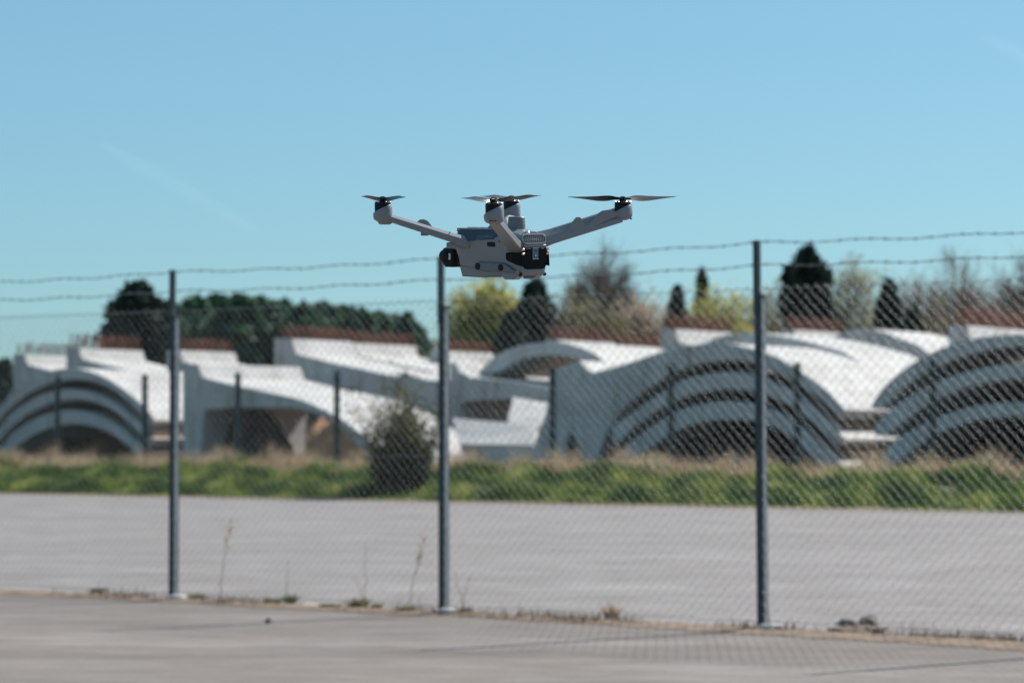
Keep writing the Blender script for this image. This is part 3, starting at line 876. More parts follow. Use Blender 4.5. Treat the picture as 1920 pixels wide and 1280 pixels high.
GT = 'trees behind the concrete yard'
broad(912, 528, 140, 138, 'yellow-green spring willow right of the middle fence post', GT, 'bark_pale', 'yellow', 3, 1100, 10500, 0.16, name='leafy_tree', low=0.25, base=0.2)
conifer(1003, 532, 132, 60, 'narrow dark conifer under the drone', GT, 'conifer_dark', 40, 5600, 0.82, 0.22, 0.18)
conifer(958, 590, 126, 78, 'low dark evergreen beside the narrow conifer', GT, 'conifer_dark', 41, 4200, 0.5, 0.22)
broad(1127, 456, 150, 158, 'large round bare tree right of the drone', GT, 'bark', None, 4, 4200, 0, 0, min_r=0.012, r0=0.22, base=0.30)
broad(1056, 552, 138, 90, 'olive scrubby tree left of the large bare tree', GT, 'bark', 'olive', 5, 1200, 4200, 0.12, name='leafy_tree', low=0.4, base=0.1)
broad(1122, 545, 134, 118, 'olive-brown budding tree in front of the large bare tree', GT, 'bark', 'olive', 6, 1500, 5600, 0.12, name='leafy_tree', low=0.4, base=0.1)
broad(1205, 528, 140, 116, 'pinkish budding tree right of the large bare tree', GT, 'bark_pale', 'pink', 7, 1500, 5200, 0.12, name='leafy_tree', low=0.3, base=0.15)
conifer(1270, 544, 132, 44, 'small dark conifer left of the slender one', GT, 'conifer_dark', 42, 3000, 0.5, 0.2)
conifer(1317, 513, 150, 26, 'slender dark pointed conifer behind yellow tree', GT, 'conifer_dark', 43, 2400, 0.75, 0.17)
broad(1345, 532, 136, 124, 'yellow tree left of the right fence post', GT, 'bark_pale', 'yellow', 8, 1100, 6500, 0.14, name='leafy_tree', low=0.35, base=0.15)
broad(1436, 514, 150, 104, 'pale thin tree partly behind the right fence post', GT, 'bark_pale', 'palegreen', 9, 1500, 1300, 0.11, name='leafy_tree')
conifer(1515, 474, 130, 74, 'big dark rounded conifer right of the right fence post', GT, 'conifer_dark', 44, 9500, 0.84, 0.2, 0.22)
broad(1598, 486, 140, 112, 'pale green tree right of the dark rounded conifer', GT, 'bark_pale', 'palegreen', 10, 1700, 3200, 0.11, name='leafy_tree', low=0.2)
conifer(1668, 534, 134, 76, 'lower dark conifer between pale green and bare trees', GT, 'conifer_dark', 45, 4000, 0.35, 0.21)
conifer(1712, 584, 130, 66, 'low dark evergreen bush behind the far arch', GT, 'conifer_dark', 47, 2800, 0.5, 0.22)
broad(1726, 490, 145, 124, 'bare spreading tree right of the lower dark conifer', GT, 'bark_pale', None, 11, 1800, 0, 0, min_r=0.012, r0=0.26)
broad(1800, 458, 150, 138, 'tallest bare tree near the right picture edge', GT, 'bark_pale', None, 12, 2100, 0, 0, min_r=0.012, r0=0.3)
broad(1906, 464, 148, 124, 'grey bare tree cut by the right picture edge', GT, 'bark', None, 13, 1800, 0, 0, min_r=0.012, r0=0.28)
broad(1856, 520, 142, 100, 'lower bare tree between the two tallest at right', GT, 'bark_pale', None, 18, 1000, 0, 0, min_r=0.011, r0=0.2)
broad(1770, 560, 140, 110, 'low olive thicket tree in front of the right bare trees', GT, 'bark', 'olive', 14, 900, 1700, 0.11, name='leafy_tree', low=0.4, base=0.05)
broad(1640, 566, 138, 96, 'low budding tree below the pale green one', GT, 'bark', 'palegreen', 15, 900, 1900, 0.11, name='leafy_tree', low=0.4, base=0.05)
broad(1450, 566, 134, 70, 'low dark olive tree right of the right fence post', GT, 'bark', 'olive', 16, 900, 1900, 0.11, name='leafy_tree', low=0.4, base=0.05)
broad(866, 552, 146, 76, 'thin pale tree just right of the middle fence post', GT, 'bark_pale', 'palegreen', 17, 1200, 1000, 0.11, name='leafy_tree')
for k_, (px_, tp_, w_, lm_, lab_) in enumerate([
        (1240, 566, 90, 'pink', 'low pale thicket tree between the pinkish tree and small conifer'),
        (1398, 548, 96, 'palegreen', 'soft pale tree filling the gap left of the right post'),
        (1482, 556, 76, 'olive', 'low olive tree at the left foot of the dark rounded conifer'),
        (1566, 540, 80, 'yellow', 'yellowish thin tree at the right side of the dark rounded conifer'),
        (1694, 552, 96, 'pink', 'tan twiggy tree behind the lower dark conifer'),
        (1876, 556, 110, 'pink', 'tan twiggy thicket tree above the highest wall unit')]):
    broad(px_, tp_, 143, w_, lab_, GT, 'bark_pale', lm_, 60 + k_, 1000, 1500, 0.11, name='leafy_tree', low=0.35, base=0.08)
conifer(6, 676, 210, 60, 'distant dark evergreen low at the left picture edge', GT, 'conifer_dark', 48, 1500, 0.6, 0.3)

# --- shrub on the bank
def shrub():
    rng = np.random.default_rng(5)
    base = at(752, 905, 53.9); base.z = bank_h(base.dot(U), base.dot(N)) - 0.03
    root = empty('shrub', base); tag(root, 'twiggy upright shrub with olive leaves on the grass bank left of the middle post', 'shrub')
    segs = []; P = []
    for i in range(210):
        a = rng.uniform(0, 6.28); r = rng.uniform(0, 0.30)
        p = np.array([r * math.cos(a), r * math.sin(a), 0.0])
        lean = rng.uniform(0.02, 0.52) ** 1.15
        dv = np.array([math.cos(a) * lean, math.sin(a) * lean, 1.0])
        L = rng.uniform(0.6, 2.25) * (1.05 - 0.55 * lean)
        k = 7; rad = rng.uniform(0.006, 0.013)
        for j in range(k):
            dv = dv + rng.normal(size=3) * 0.06; dv[2] = max(dv[2], 0.6)
            q = p + dv / np.linalg.norm(dv) * L / k
            segs.append((p, q, rad, rad * 0.85)); rad *= 0.85
            m_ = 20 if j < 3 else (7 if j < 5 else 2)
            for _ in range(m_): P.append(q + rng.normal(size=3) * 0.055)
            if j > 1:
                s2 = q + (dv / np.linalg.norm(dv) + rng.normal(size=3) * 0.5) * 0.2
                segs.append((q, s2, rad * 0.6, rad * 0.3))
                for _ in range(2): P.append(s2 + rng.normal(size=3) * 0.04)
            p = q
    V, Q = tubes(segs, 3); npmesh('stems', V, Q, M['shrubstem'], root)['kind'] = 'stuff'
    P = np.array(P)
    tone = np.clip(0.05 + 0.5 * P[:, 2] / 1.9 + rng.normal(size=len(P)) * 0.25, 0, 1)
    V, Q, c = leaf_quads(P, 0.034, tone, rng, 0, 1.5)
    npmesh('foliage', V, Q, M['shrubleaf'], root, color=c)['kind'] = 'stuff'
shrub()

# --- grass on the bank
def blades(n, s_rng, n_fun, h_fun, w, rng, lean=0.35, tone_fun=None, clump=None):
    s = rng.uniform(*s_rng, n); nn = n_fun(rng, n)
    if clump is not None:
        keep = clump(s, nn) > rng.random(n)
        s, nn = s[keep], nn[keep]; n = len(s)
    z = np.array([bank_h(a, b) for a, b in zip(s, nn)]) - 0.02
    B = np.outer(s, np.array(U)) + np.outer(nn, np.array(N)); B[:, 2] = z
    h = h_fun(s, nn, rng)
    a = rng.uniform(0, 2 * np.pi, n)
    side = np.stack([np.cos(a), np.sin(a), np.zeros(n)], 1) * (w * rng.uniform(0.6, 1.4, n))[:, None]
    ln = rng.normal(size=(n, 2)) * lean
    M1 = B + np.stack([ln[:, 0] * h * 0.3, ln[:, 1] * h * 0.3, h * 0.6], 1)
    T1 = B + np.stack([ln[:, 0] * h, ln[:, 1] * h, h], 1)
    V = np.stack([B - side, B + side, M1 + side * 0.7, T1, M1 - side * 0.7], 1).reshape(-1, 3)
    i = np.arange(n) * 5
    Q = np.concatenate([np.stack([i, i + 1, i + 2, i + 4], 1), np.stack([i + 4, i + 2, i + 3, i + 3], 1)])
    T3 = np.concatenate([np.stack([i, i + 1, i + 2], 1), np.stack([i, i + 2, i + 4], 1), np.stack([i + 4, i + 2, i + 3], 1)])
    tn = np.repeat(np.clip(tone_fun(s, nn, rng), 0, 1), 5)
    return V, T3, tn
def wobn(r, n): return 0.25 * r.random(n) ** 2
def lump(s, n):
    return 0.5 + 0.25 * np.sin(s * 1.7 + np.sin(n * 2.1) * 1.5) + 0.25 * np.sin(s * 3.9 + n * 2.7) * np.sin(s * 0.61)
rng = np.random.default_rng(3)
V, T3, tn = blades(95000, (-62, -18), lambda r, n: EDGE_N - 0.12 + wobn(r, n) + 5.4 * r.random(n) ** 1.2,
                   lambda s, n, r: (0.04 + 0.36 * lump(s, n) ** 1.3) * r.uniform(0.6, 1.25, len(s)) * np.clip((n - EDGE_N) / 0.8, 0.35, 1), 0.014, rng, 0.45,
                   lambda s, n, r: -0.08 + 1.0 * lump(s * 1.3 + 4, n * 1.4) + r.normal(size=len(s)) * 0.16)
tag(npmesh('green_grass', V, T3, M['grass'], color=tn), 'lush green tufted grass along the far edge of the road', 'grass', kind='stuff')
V, T3, tn = blades(52000, (-64, -17), lambda r, n: EDGE_N + 4.3 + 3.3 * r.random(n) ** 0.8,
                   lambda s, n, r: (0.15 + 0.45 * lump(s * 1.6, n + 3) ** 2.0) * r.uniform(0.5, 1.3, len(s)), 0.009, rng, 0.3,
                   lambda s, n, r: 0.5 + 0.3 * (lump(s * 0.9, n) - 0.5) + r.normal(size=len(s)) * 0.25)
tag(npmesh('dry_grass', V, T3, M['dry'], color=tn), 'straw-coloured dry grass at the top of the bank', 'grass', kind='stuff')

# --- weeds, stalks, stones along the foot of the near fence
def ground_at(px, py):
    r = ray(px, py); d = -EYE / r.z
    return Vector((r.x * d, d, 0))
def tuft(px, py, wpx, hpx, label, green=0.3, seed=0, name='weed_tuft'):
    rng = np.random.default_rng(seed)
    b = ground_at(px, py); k = b.y / F
    n = 150; w = wpx * k / 2; h = hpx * k
    a = rng.uniform(0, 6.28, n); rr = w * 0.6 * rng.random(n) ** 0.6
    B = np.stack([rr * np.cos(a), rr * np.sin(a) * 0.7, np.zeros(n)], 1)
    hh = h * rng.uniform(0.4, 1, n); ln = rng.normal(size=(n, 2)) * 0.5
    T_ = B + np.stack([B[:, 0] * 0.7 + ln[:, 0] * hh, B[:, 1] * 0.7 + ln[:, 1] * hh, hh], 1)
    ang = rng.uniform(0, 6.28, n); sd = np.stack([np.cos(ang), np.sin(ang), np.zeros(n)], 1) * 0.0045
    mid = (B + T_) / 2 + np.array([0, 0, 1]) * hh[:, None] * 0.15
    V = np.stack([B - sd, B + sd, mid + sd, T_, mid - sd], 1).reshape(-1, 3)
    i = np.arange(n) * 5
    T3 = np.concatenate([np.stack([i, i + 1, i + 2], 1), np.stack([i, i + 2, i + 4], 1), np.stack([i + 4, i + 2, i + 3], 1)])
    tn = np.repeat(np.clip(rng.normal(0.45, 0.25, n), 0, 1), 5)
    o = npmesh(name, V, T3, M['grass'] if green > 0.5 else M['dry'] if green < 0.2 else M['olive'], color=tn)
    o.location = (b.x, b.y, 0.008)
    tag(o, label, 'weed', 'weeds along the near fence')
tuft(370, 1126, 40, 14, 'dark weed clump just right of the left post', 0.4, 1)
tuft(512, 1134, 44, 13, 'brown weed clump beside the bright green one', 0.4, 2)
tuft(545, 1132, 34, 18, 'bright green weed clump between left and middle posts', 0.9, 3)
tuft(620, 1141, 46, 9, 'low thin weed patch midway between left and middle posts', 0.4, 4)
tuft(672, 1142, 44, 22, 'largest dark weed clump left of the middle post', 0.4, 5)
tuft(706, 1144, 26, 12, 'small weed clump right of the largest dark one', 0.4, 6)
tuft(766, 1148, 40, 12, 'dark low weed clump close to the middle post', 0.4, 7)
tuft(870, 1152, 30, 12, 'small weed clump just right of the middle post', 0.4, 8)
tuft(1146, 1160, 34, 26, 'dry straw tuft midway between middle and right posts', 0.1, 9)
tuft(185, 1112, 40, 10, 'pale low weed patch at the left of the picture', 0.4, 10)

def litter():
    rng = np.random.default_rng(77); n = 9000
    s_ = rng.uniform(-19, -4, n); dens = 0.5 + 0.5 * np.sin(s_ * 3.1 + np.sin(s_ * 1.3) * 2)
    keep = dens ** 1.6 > rng.random(n); s_ = s_[keep]; n = len(s_)
    nn = FENCE_N + rng.normal(size=n) * 0.085
    B = np.outer(s_, np.array(U)) + np.outer(nn, np.array(N)); B[:, 2] = 0.008
    h = rng.uniform(0.01, 0.06, n) * (1 + 1.2 * (rng.random(n) > 0.93)); a = rng.uniform(0, 6.28, n)
    dv = np.stack([np.cos(a), np.sin(a), np.zeros(n)], 1) * rng.uniform(0.01, 0.06, n)[:, None]
    T_ = B + dv; T_[:, 2] += h
    sd = np.stack([-np.sin(a), np.cos(a), np.zeros(n)], 1) * 0.004
    V = np.stack([B - sd, B + sd, T_], 1).reshape(-1, 3)
    o = npmesh('dead_grass_litter', V, np.arange(3 * n).reshape(-1, 3), M['litter'], color=np.repeat(rng.random(n), 3))
    tag(o, 'scattered dead grass and leaf litter along the foot of the near fence', 'litter', kind='stuff')
M['litter'] = mat('dead_grass', (0.2, 0.13, 0.08), 0.9, tone=[(0, (0.05, 0.035, 0.025)), (0.5, (0.16, 0.10, 0.06)), (1, (0.32, 0.23, 0.14))])
litter()
def stalk(px, py, tops, label, seed=0, head=True):
    rr = np.random.default_rng(seed)
    b = ground_at(px, py); k = b.y / F
    root = empty('dry_stalk', b); tag(root, label, 'dry stalk', 'dry stalks along the near fence')
    segs = []; P = []
    for (tx, ty) in tops:
        p = np.zeros(3); tgt = np.array([(tx - px) * k, 0.02, (py - ty) * k]); m = 9
        for i in range(m):
            t = (i + 1) / m
            q = np.array([tgt[0] * t ** 1.7, 0.01 * math.sin(t * 5), tgt[2] * t]) + rr.normal(size=3) * 0.004
            segs.append((p, q, 0.0035 * (1.1 - 0.6 * t), 0.0035 * (1.1 - 0.6 * (t + 0.1)))); p = q
            if i > 4 and head:
                for _ in range(7): P.append(q + rr.normal(size=3) * np.array([0.012, 0.012, 0.03]))
                e = q + np.array([rr.normal() * 0.03, rr.normal() * 0.03, 0.05]); segs.append((q, e, 0.002, 0.001))
    V, Q = tubes(segs, 4); npmesh('stem', V, Q, M['stalk'], root)
    if P:
        P = np.array(P); V, Q, c = leaf_quads(P, 0.012, rr.random(len(P)) * 0.5, rr, 0, 1.4)
        npmesh('seed_head', V, Q, M['dry'], root, color=c)['kind'] = 'stuff'
stalk(413, 1128, [(432, 982)], 'tallest dry stalk, leaning right, near the left post', 1)
stalk(537, 1132, [(541, 1050)], 'faint thin dry stalk rising from the bright green weed', 2, False)
stalk(685, 1142, [(684, 1020), (664, 1080)], 'forked dry stalk by the largest dark weed clump', 3, False)
stalk(768, 1146, [(795, 1012)], 'dry stalk leaning right toward the middle post', 4)
stalk(868, 1152, [(850, 1066), (884, 1075)], 'pair of short dry stems just right of the middle post', 5, False)
stalk(1143, 1162, [(1139, 1120), (1150, 1128)], 'short dry stems in the straw tuft', 6, False)

def rock(px, py, w, h, dp, label, seed, m='stone', name='stone'):
    rr = random.Random(seed)
    b = ground_at(px, py)
    bm = bmesh.new(); bmesh.ops.create_icosphere(bm, subdivisions=3, radius=1.0)
    ph = [rr.uniform(0, 6) for _ in range(6)]
    for v in bm.verts:
        c = v.co
        f_ = 1 + 0.22 * math.sin(c.x * 3 + ph[0]) + 0.18 * math.sin(c.y * 4 + ph[1]) + 0.14 * math.sin(c.z * 5 + c.x * 4 + ph[2]) + 0.05 * math.sin(c.x * 13 + c.y * 11 + ph[3])
        v.co = Vector((c.x * w / 2 * f_, c.y * dp / 2 * f_, c.z * h * 0.6 * f_ + h * 0.4))
    o = bmobj(name, bm, M[m], None, smooth=50); o.location = (b.x, b.y, 0.0)
    tag(o, label, 'stone', 'stones along the near fence'); return o
rock(1588, 1176, 0.16, 0.055, 0.14, 'brown lump of rubble, left of a pair by the right fence bay', 1)
rock(1628, 1174, 0.11, 0.075, 0.12, 'darker upright lump of rubble, right of a pair by the right fence bay', 2)
rock(1604, 1184, 0.42, 0.035, 0.22, 'flat earthy mound under the pair of rubble lumps', 3, 'dirt')
rock(503, 1168, 0.045, 0.03, 0.04, 'small dark pebble alone on the foreground tarmac', 4)
rock(583, 1136, 0.15, 0.02, 0.1, 'flat whitish concrete crumb between left and middle posts', 5, 'concrete2')
rock(415, 1130, 0.06, 0.03, 0.06, 'small dark clod at the foot of the tallest stalk', 6)

# ------------------------------------------------------------------ the drone
YAW = R(44.0); TILT = R(5.2)
DRX = Matrix.Rotation(TILT, 4, 'X') @ Matrix.Rotation(YAW, 4, 'Z')
drone = empty('quadcopter_drone', at(943, 455, 5.8))
drone.rotation_euler = DRX.to_euler()
tag(drone, 'grey four-rotor drone with black camera hovering above the fence', 'drone')
# local frame: +Y nose, +X right, Z up, metres.  sp(): a point of the left flank from its photo pixel
def sY(px): return (917 - px) / 639.0
def sZ(py): return (455 - py) / 919.0

def body():
    bm = bmesh.new()
    st = [  # Y, top z, top half width, shoulder (w,z), waist (w,z), lower (w,z)
        (0.118, 0.024, 0.010, (0.020, 0.014), (0.018, 0.004), (0.012, 0.000)),
        (0.106, 0.0265, 0.020, (0.034, 0.008), (0.032, -0.012), (0.024, -0.020)),
        (0.092, 0.027, 0.025, (0.0405, 0.005), (0.037, -0.030), (0.034, -0.050)),
        (0.060, 0.027, 0.027, (0.0425, 0.004), (0.0375, -0.034), (0.0365, -0.053)),
        (0.020, 0.026, 0.028, (0.0430, 0.006), (0.0375, -0.035), (0.0365, -0.053)),
        (-0.030, 0.025, 0.028, (0.0420, 0.010), (0.0370, -0.036), (0.0365, -0.054)),
        (-0.058, 0.024, 0.027, (0.0410, 0.010), (0.0375, -0.036), (0.0365, -0.055)),
        (-0.076, 0.0205, 0.025, (0.0395, 0.006), (0.0375, -0.036), (0.0360, -0.057)),
        (-0.088, 0.0145, 0.022, (0.0365, 0.003), (0.0360, -0.037), (0.0340, -0.059)),
        (-0.0915, 0.0100, 0.018, (0.033, 0.001), (0.0335, -0.036), (0.0310, -0.056)),
    ]
    secs = []
    for (y, zt, wt, (ws, zs), (ww, zw), (wl, zl)) in st:
        half = [(wt, zt), (wt + 0.004, zt - 0.0022), (ws - 0.001, zs + 0.003), (ws, zs - 0.003), ((ws * 2 + ww) / 3, (zs * 2 + zw) / 3), (ww + 0.0006, zw + 0.004), (ww, zw - 0.002), (wl, zl + 0.004), (wl - 0.006, zl)]
        ring = [(x, y, z) for x, z in half] + [(-x, y, z) for x, z in reversed(half)]
        secs.append(ring)
    add_loft(bm, secs)
    return bmobj('body_shell', bm, M['grey'], drone, smooth=32)
shell = body()

# top deck plate with slight ridge
bm = bmesh.new()
add_rbox(bm, (0, 0.042, 0.0275), (0.060, 0.130, 0.004), 0.0017, 2)
add_rbox(bm, (0.004, 0.080, 0.030), (0.030, 0.030, 0.002), 0.0009, 2)
add_rbox(bm, (0.0, 0.03, 0.030), (0.036, 0.04, 0.0015), 0.0007, 2)
bmobj('top_deck', bm, M['grey'], drone, smooth=40)
# belly with its stepped lower edge
def side_prism(bm, pxs, x0, x1):
    pts = [Vector((x0, sY(x), sZ(y))) for x, y in pxs]
    add_prism(bm, pts, (x1 - x0, 0, 0))
bm = bmesh.new()
side_prism(bm, [(856, 500), (861, 518.5), (908, 519), (914, 514.5), (940, 514.5), (972, 514), (974, 500)], -0.033, 0.033)
bmesh.ops.bevel(bm, geom=[e for e in bm.edges], offset=0.0012, segments=2, affect='EDGES')
bmobj('belly', bm, M['grey'], drone, smooth=40)
bm = bmesh.new()
side_prism(bm, [(861, 517.5), (862, 519.6), (907, 520.2), (911, 517.5)], -0.0325, 0.0325)
bmobj('belly_pad', bm, M['grey2'], drone)
for sx in (-1, 1):
    bm = bmesh.new()
    side_prism(bm, [(936, 512), (944, 522), (960, 522), (972, 511), (972, 503), (936, 503)], sx * 0.0365, sx * 0.018)
    bmesh.ops.bevel(bm, geom=[e for e in bm.edges], offset=0.001, segments=2, affect='EDGES')
    bmobj('foot', bm, M['grey'], drone, smooth=40)
    # side sensor pod with two lenses
    bm = bmesh.new()
    P0 = [(886, 505), (891, 499), (897, 489.5), (946, 490.5), (956, 496), (968, 505), (964, 511), (944, 509), (901, 507.5)]
    P1 = [(890, 504), (894, 499), (899, 491.5), (945, 492.5), (954, 497), (963, 504), (960, 508), (944, 507), (902, 505.5)]
    a = [bm.verts.new((sx * 0.035, sY(x), sZ(y))) for x, y in P0]
    b = [bm.verts.new((sx * 0.0425, sY(x), sZ(y))) for x, y in P1]
    for i in range(len(a)):
        j = (i + 1) % len(a); bm.faces.new((a[i], a[j], b[j], b[i]))
    bm.faces.new(a); bm.faces.new(b)
    pod = bmobj('sensor_pod', bm, M['grey2'], drone, smooth=30)
    for lx, ly in ((897.7, 498.8), (941, 500)):
        bm = bmesh.new()
        rot = Matrix.Rotation(R(90) * sx, 3, 'Y')
        add_lathe(bm, [(0.0072, -0.002), (0.0072, 0.0008), (0.0062, 0.0012), (0.0055, 0.0004), (0.0028, 0.0011), (0.0003, 0.0013)], 20, (sx * 0.0425, sY(lx), sZ(ly)), rot)
        bmobj('lens', bm, M['lens'], pod, smooth=40)
    # rear corner window
    bm = bmesh.new()
    W0 = [(948, 473), (951, 471.5), (977, 470.5), (978.5, 497), (969, 494.5), (951, 487), (948.5, 484)]
    a = [Vector((sx * 0.0345, sY(x), sZ(y))) for x, y in W0]
    add_prism(bm, a, (sx * 0.0055, 0, 0))
    bmesh.ops.bevel(bm, geom=[e for e in bm.edges], offset=0.0009, segments=2, affect='EDGES')
    w_ = bmobj('corner_window', bm, M['gloss'], drone, smooth=40)
    bm = bmesh.new()
    add_rbox(bm, (sx * 0.0400, sY(958.5), sZ(480)), (0.0012, 0.009, 0.011), 0.0005, 1)
    bmobj('window_inset', bm, M['black'], w_)
    # slot and screw holes on the flank
    bm = bmesh.new()
    add_rbox(bm, (sx * 0.0402, sY(922.3), sZ(457)), (0.0050, 0.0235, 0.0102), 0.0023, 3)
    bmobj('side_slot', bm, M['black'], drone, smooth=40)
    for q, (hx, hy, hr, xo) in enumerate(((873.5, 460.5, 0.0032, 0.0400), (855, 458.5, 0.0018, 0.0375), (846, 456, 0.002, 0.0345), (937.5, 451.5, 0.0022, 0.0412), (972, 512, 0.0042, 0.0352))):
        bm = bmesh.new()
        add_lathe(bm, [(hr, -0.0025), (hr, 0.0006), (hr * 0.7, 0.0007), (hr * 0.6, -0.0006)], 14, (sx * xo, sY(hx), sZ(hy)), Matrix.Rotation(R(90) * sx, 3, 'Y'))
        bmobj('screw_hole', bm, M['black'], drone, smooth=40)
# markings on the upper left flank (blue-grey lettering strip, thin lines)
bm = bmesh.new()
_shy = Matrix.Rotation(R(-56), 3, 'Y')
for i, (y0, y1, z) in enumerate(((896, 912, 442.6), (912, 923, 441.0), (897, 910, 446.0), (911, 926, 443.8), (896, 904, 449.0))):
    yy = (sY(y0) + sY(y1)) / 2
    zz = sZ(z); xx = -(0.0335 + (0.0245 - zz) / 0.0165 * 0.0092 + 0.0018)
    add_box(bm, (xx, yy, zz), (0.0008, abs(sY(y0) - sY(y1)), 0.0009), Matrix.Rotation(R(35), 3, 'Y'))
bmobj('flank_marking', bm, M['bluemark'], drone)
bm = bmesh.new(); add_rbox(bm, (-0.0375, sY(928), sZ(441)), (0.0012, 0.003, 0.002), 0.0005, 1)
bmobj('status_light', bm, M['steel'], drone)

# glossy dark panel on each upper flank
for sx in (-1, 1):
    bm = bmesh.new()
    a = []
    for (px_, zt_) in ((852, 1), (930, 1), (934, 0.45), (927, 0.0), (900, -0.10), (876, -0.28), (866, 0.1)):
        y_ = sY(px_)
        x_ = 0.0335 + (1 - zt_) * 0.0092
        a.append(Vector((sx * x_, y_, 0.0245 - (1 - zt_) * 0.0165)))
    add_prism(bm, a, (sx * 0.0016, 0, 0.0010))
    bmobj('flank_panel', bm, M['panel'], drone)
# rear: battery face, strip, vent, contacts
bm = bmesh.new()
_bp = []
for cx, cz, a0, r_ in ((0.0345, -0.0090, 0, 0.003), (-0.0345, -0.0090, 90, 0.003), (-0.0335, -0.0515, 180, 0.013), (0.0335, -0.0515, 270, 0.013)):
    ox = cx - math.copysign(r_, cx); oz = cz - r_ if cz > -0.03 else cz + r_
    for i in range(7):
        an = R(a0 + 15 * i); _bp.append(Vector((ox + r_ * math.cos(an), -0.0945, oz + r_ * math.sin(an))))
add_prism(bm, _bp, (0, 0.010, 0))
bmesh.ops.bevel(bm, geom=[e for e in bm.edges if all(abs(v.co.y + 0.0945) < 1e-5 for v in e.verts)], offset=0.0012, segments=2, affect='EDGES')
batt = bmobj('battery_face', bm, M['gloss'], drone, smooth=40)
# rounded chin under it
bm = bmesh.new()
add_rbox(bm, (0, -0.0830, -0.0555), (0.0660, 0.0180, 0.0160), 0.0050, 3)
bmobj('rear_chin', bm, M['grey'], drone, smooth=40)
bm = bmesh.new()
add_rbox(bm, (-0.0005, -0.0952, -0.0200), (0.0165, 0.0010, 0.0230), 0.0004, 1)
lab = bmobj('battery_label', bm, M['bluelabel'], batt)
bm = bmesh.new()
for (x, z, w, h) in ((0.0, -0.0090, 0.0165, 0.0012), (0.0, -0.0312, 0.0165, 0.0012), (0.0, -0.0238, 0.0042, 0.0042)):
    add_box(bm, (x - 0.0005, -0.0960, z), (w, 0.0008, h))
for i in range(4): add_box(bm, (-0.0245 + i * 0.0032, -0.0949, -0.0100), (0.0016, 0.0010, 0.0009))
add_box(bm, (0.0200, -0.0949, -0.0100), (0.0075, 0.0010, 0.0011))
bmobj('battery_print', bm, mat('pale_print', (0.42, 0.47, 0.5), 0.5), batt)
bm = bmesh.new()
for (x, z, w, h) in ((-0.0005, -0.0145, 0.009, 0.0032), (-0.0005, -0.0238, 0.0085, 0.0075)):
    add_box(bm, (x, -0.0957, z), (w, 0.0006, h))
bmobj('battery_print', bm, mat('dark_print', (0.035, 0.06, 0.085), 0.5), batt)
bm = bmesh.new()
add_rbox(bm, (0, -0.0915, -0.0045), (0.0660, 0.0075, 0.0048), 0.0018, 3)
bmobj('rear_trim', bm, M['grey'], drone, smooth=40)
# vent: frame ring, dark hollow, slanted fins
vrot = Matrix.Rotation(R(-14), 3, 'X')
VC = Vector((-0.001, -0.0905, 0.0088))
bm = bmesh.new()
def rrect(w, h, r, y, k=5):
    pts = []
    for cx, cz, a0 in ((w / 2 - r, h / 2 - r, 0), (-w / 2 + r, h / 2 - r, 90), (-w / 2 + r, -h / 2 + r, 180), (w / 2 - r, -h / 2 + r, 270)):
        for i in range(k + 1):
            a = R(a0 + 90 * i / k); pts.append(VC + vrot @ Vector((cx + r * math.cos(a), y, cz + r * math.sin(a))))
    return pts
rings = [rrect(0.069, 0.0225, 0.010, 0.012), rrect(0.069, 0.0225, 0.010, -0.001), rrect(0.067, 0.0205, 0.0095, -0.0024), rrect(0.0625, 0.0165, 0.0078, -0.0024), rrect(0.0612, 0.0152, 0.0072, -0.0012), rrect(0.0612, 0.0152, 0.0072, 0.006)]
vr = [[bm.verts.new(p) for p in r_] for r_ in rings]
for a, b in zip(vr[:-1], vr[1:]):
    for i in range(len(a)):
        j = (i + 1) % len(a); bm.faces.new((a[i], a[j], b[j], b[i]))
vent = bmobj('vent_frame', bm, M['grey'], drone, smooth=50)
bm = bmesh.new(); bm.faces.new([bm.verts.new(p) for p in rrect(0.0612, 0.0152, 0.0072, 0.0045)])
bmobj('vent_hollow', bm, M['gloss'], vent)
for i in range(11):
    x = -0.0262 + 0.0525 * i / 10
    hgt = 0.0150 if 0 < i < 10 else 0.0105
    bm = bmesh.new()
    add_box(bm, VC + vrot @ Vector((x, -0.0008, 0)), (0.0012, 0.0030, hgt), vrot @ Matrix.Rotation(R(10), 3, 'Y'))
    bmobj('vent_fin', bm, M['grey'], vent)
for sx in (-1, 1):
    for zz, ww in ((-0.0118, 0.0075), (-0.0205, 0.0085)):
        bm = bmesh.new()
        add_rbox(bm, (sx * 0.0345, -0.0938, zz), (ww, 0.0062, 0.0052), 0.0022, 3)
        bmobj('charging_contact', bm, M['copper'], drone, smooth=60)
# rear beacon
bm = bmesh.new()
add_lathe(bm, [(0.007, 0), (0.0068, 0.002), (0.0052, 0.0046), (0.002, 0.006), (0.0002, 0.0062)], 18, (-0.004, -0.0745, 0.0195))
add_rbox(bm, (-0.013, -0.072, 0.0225), (0.006, 0.005, 0.003), 0.001, 2)
bmobj('beacon', bm, M['steel'], drone, smooth=60)

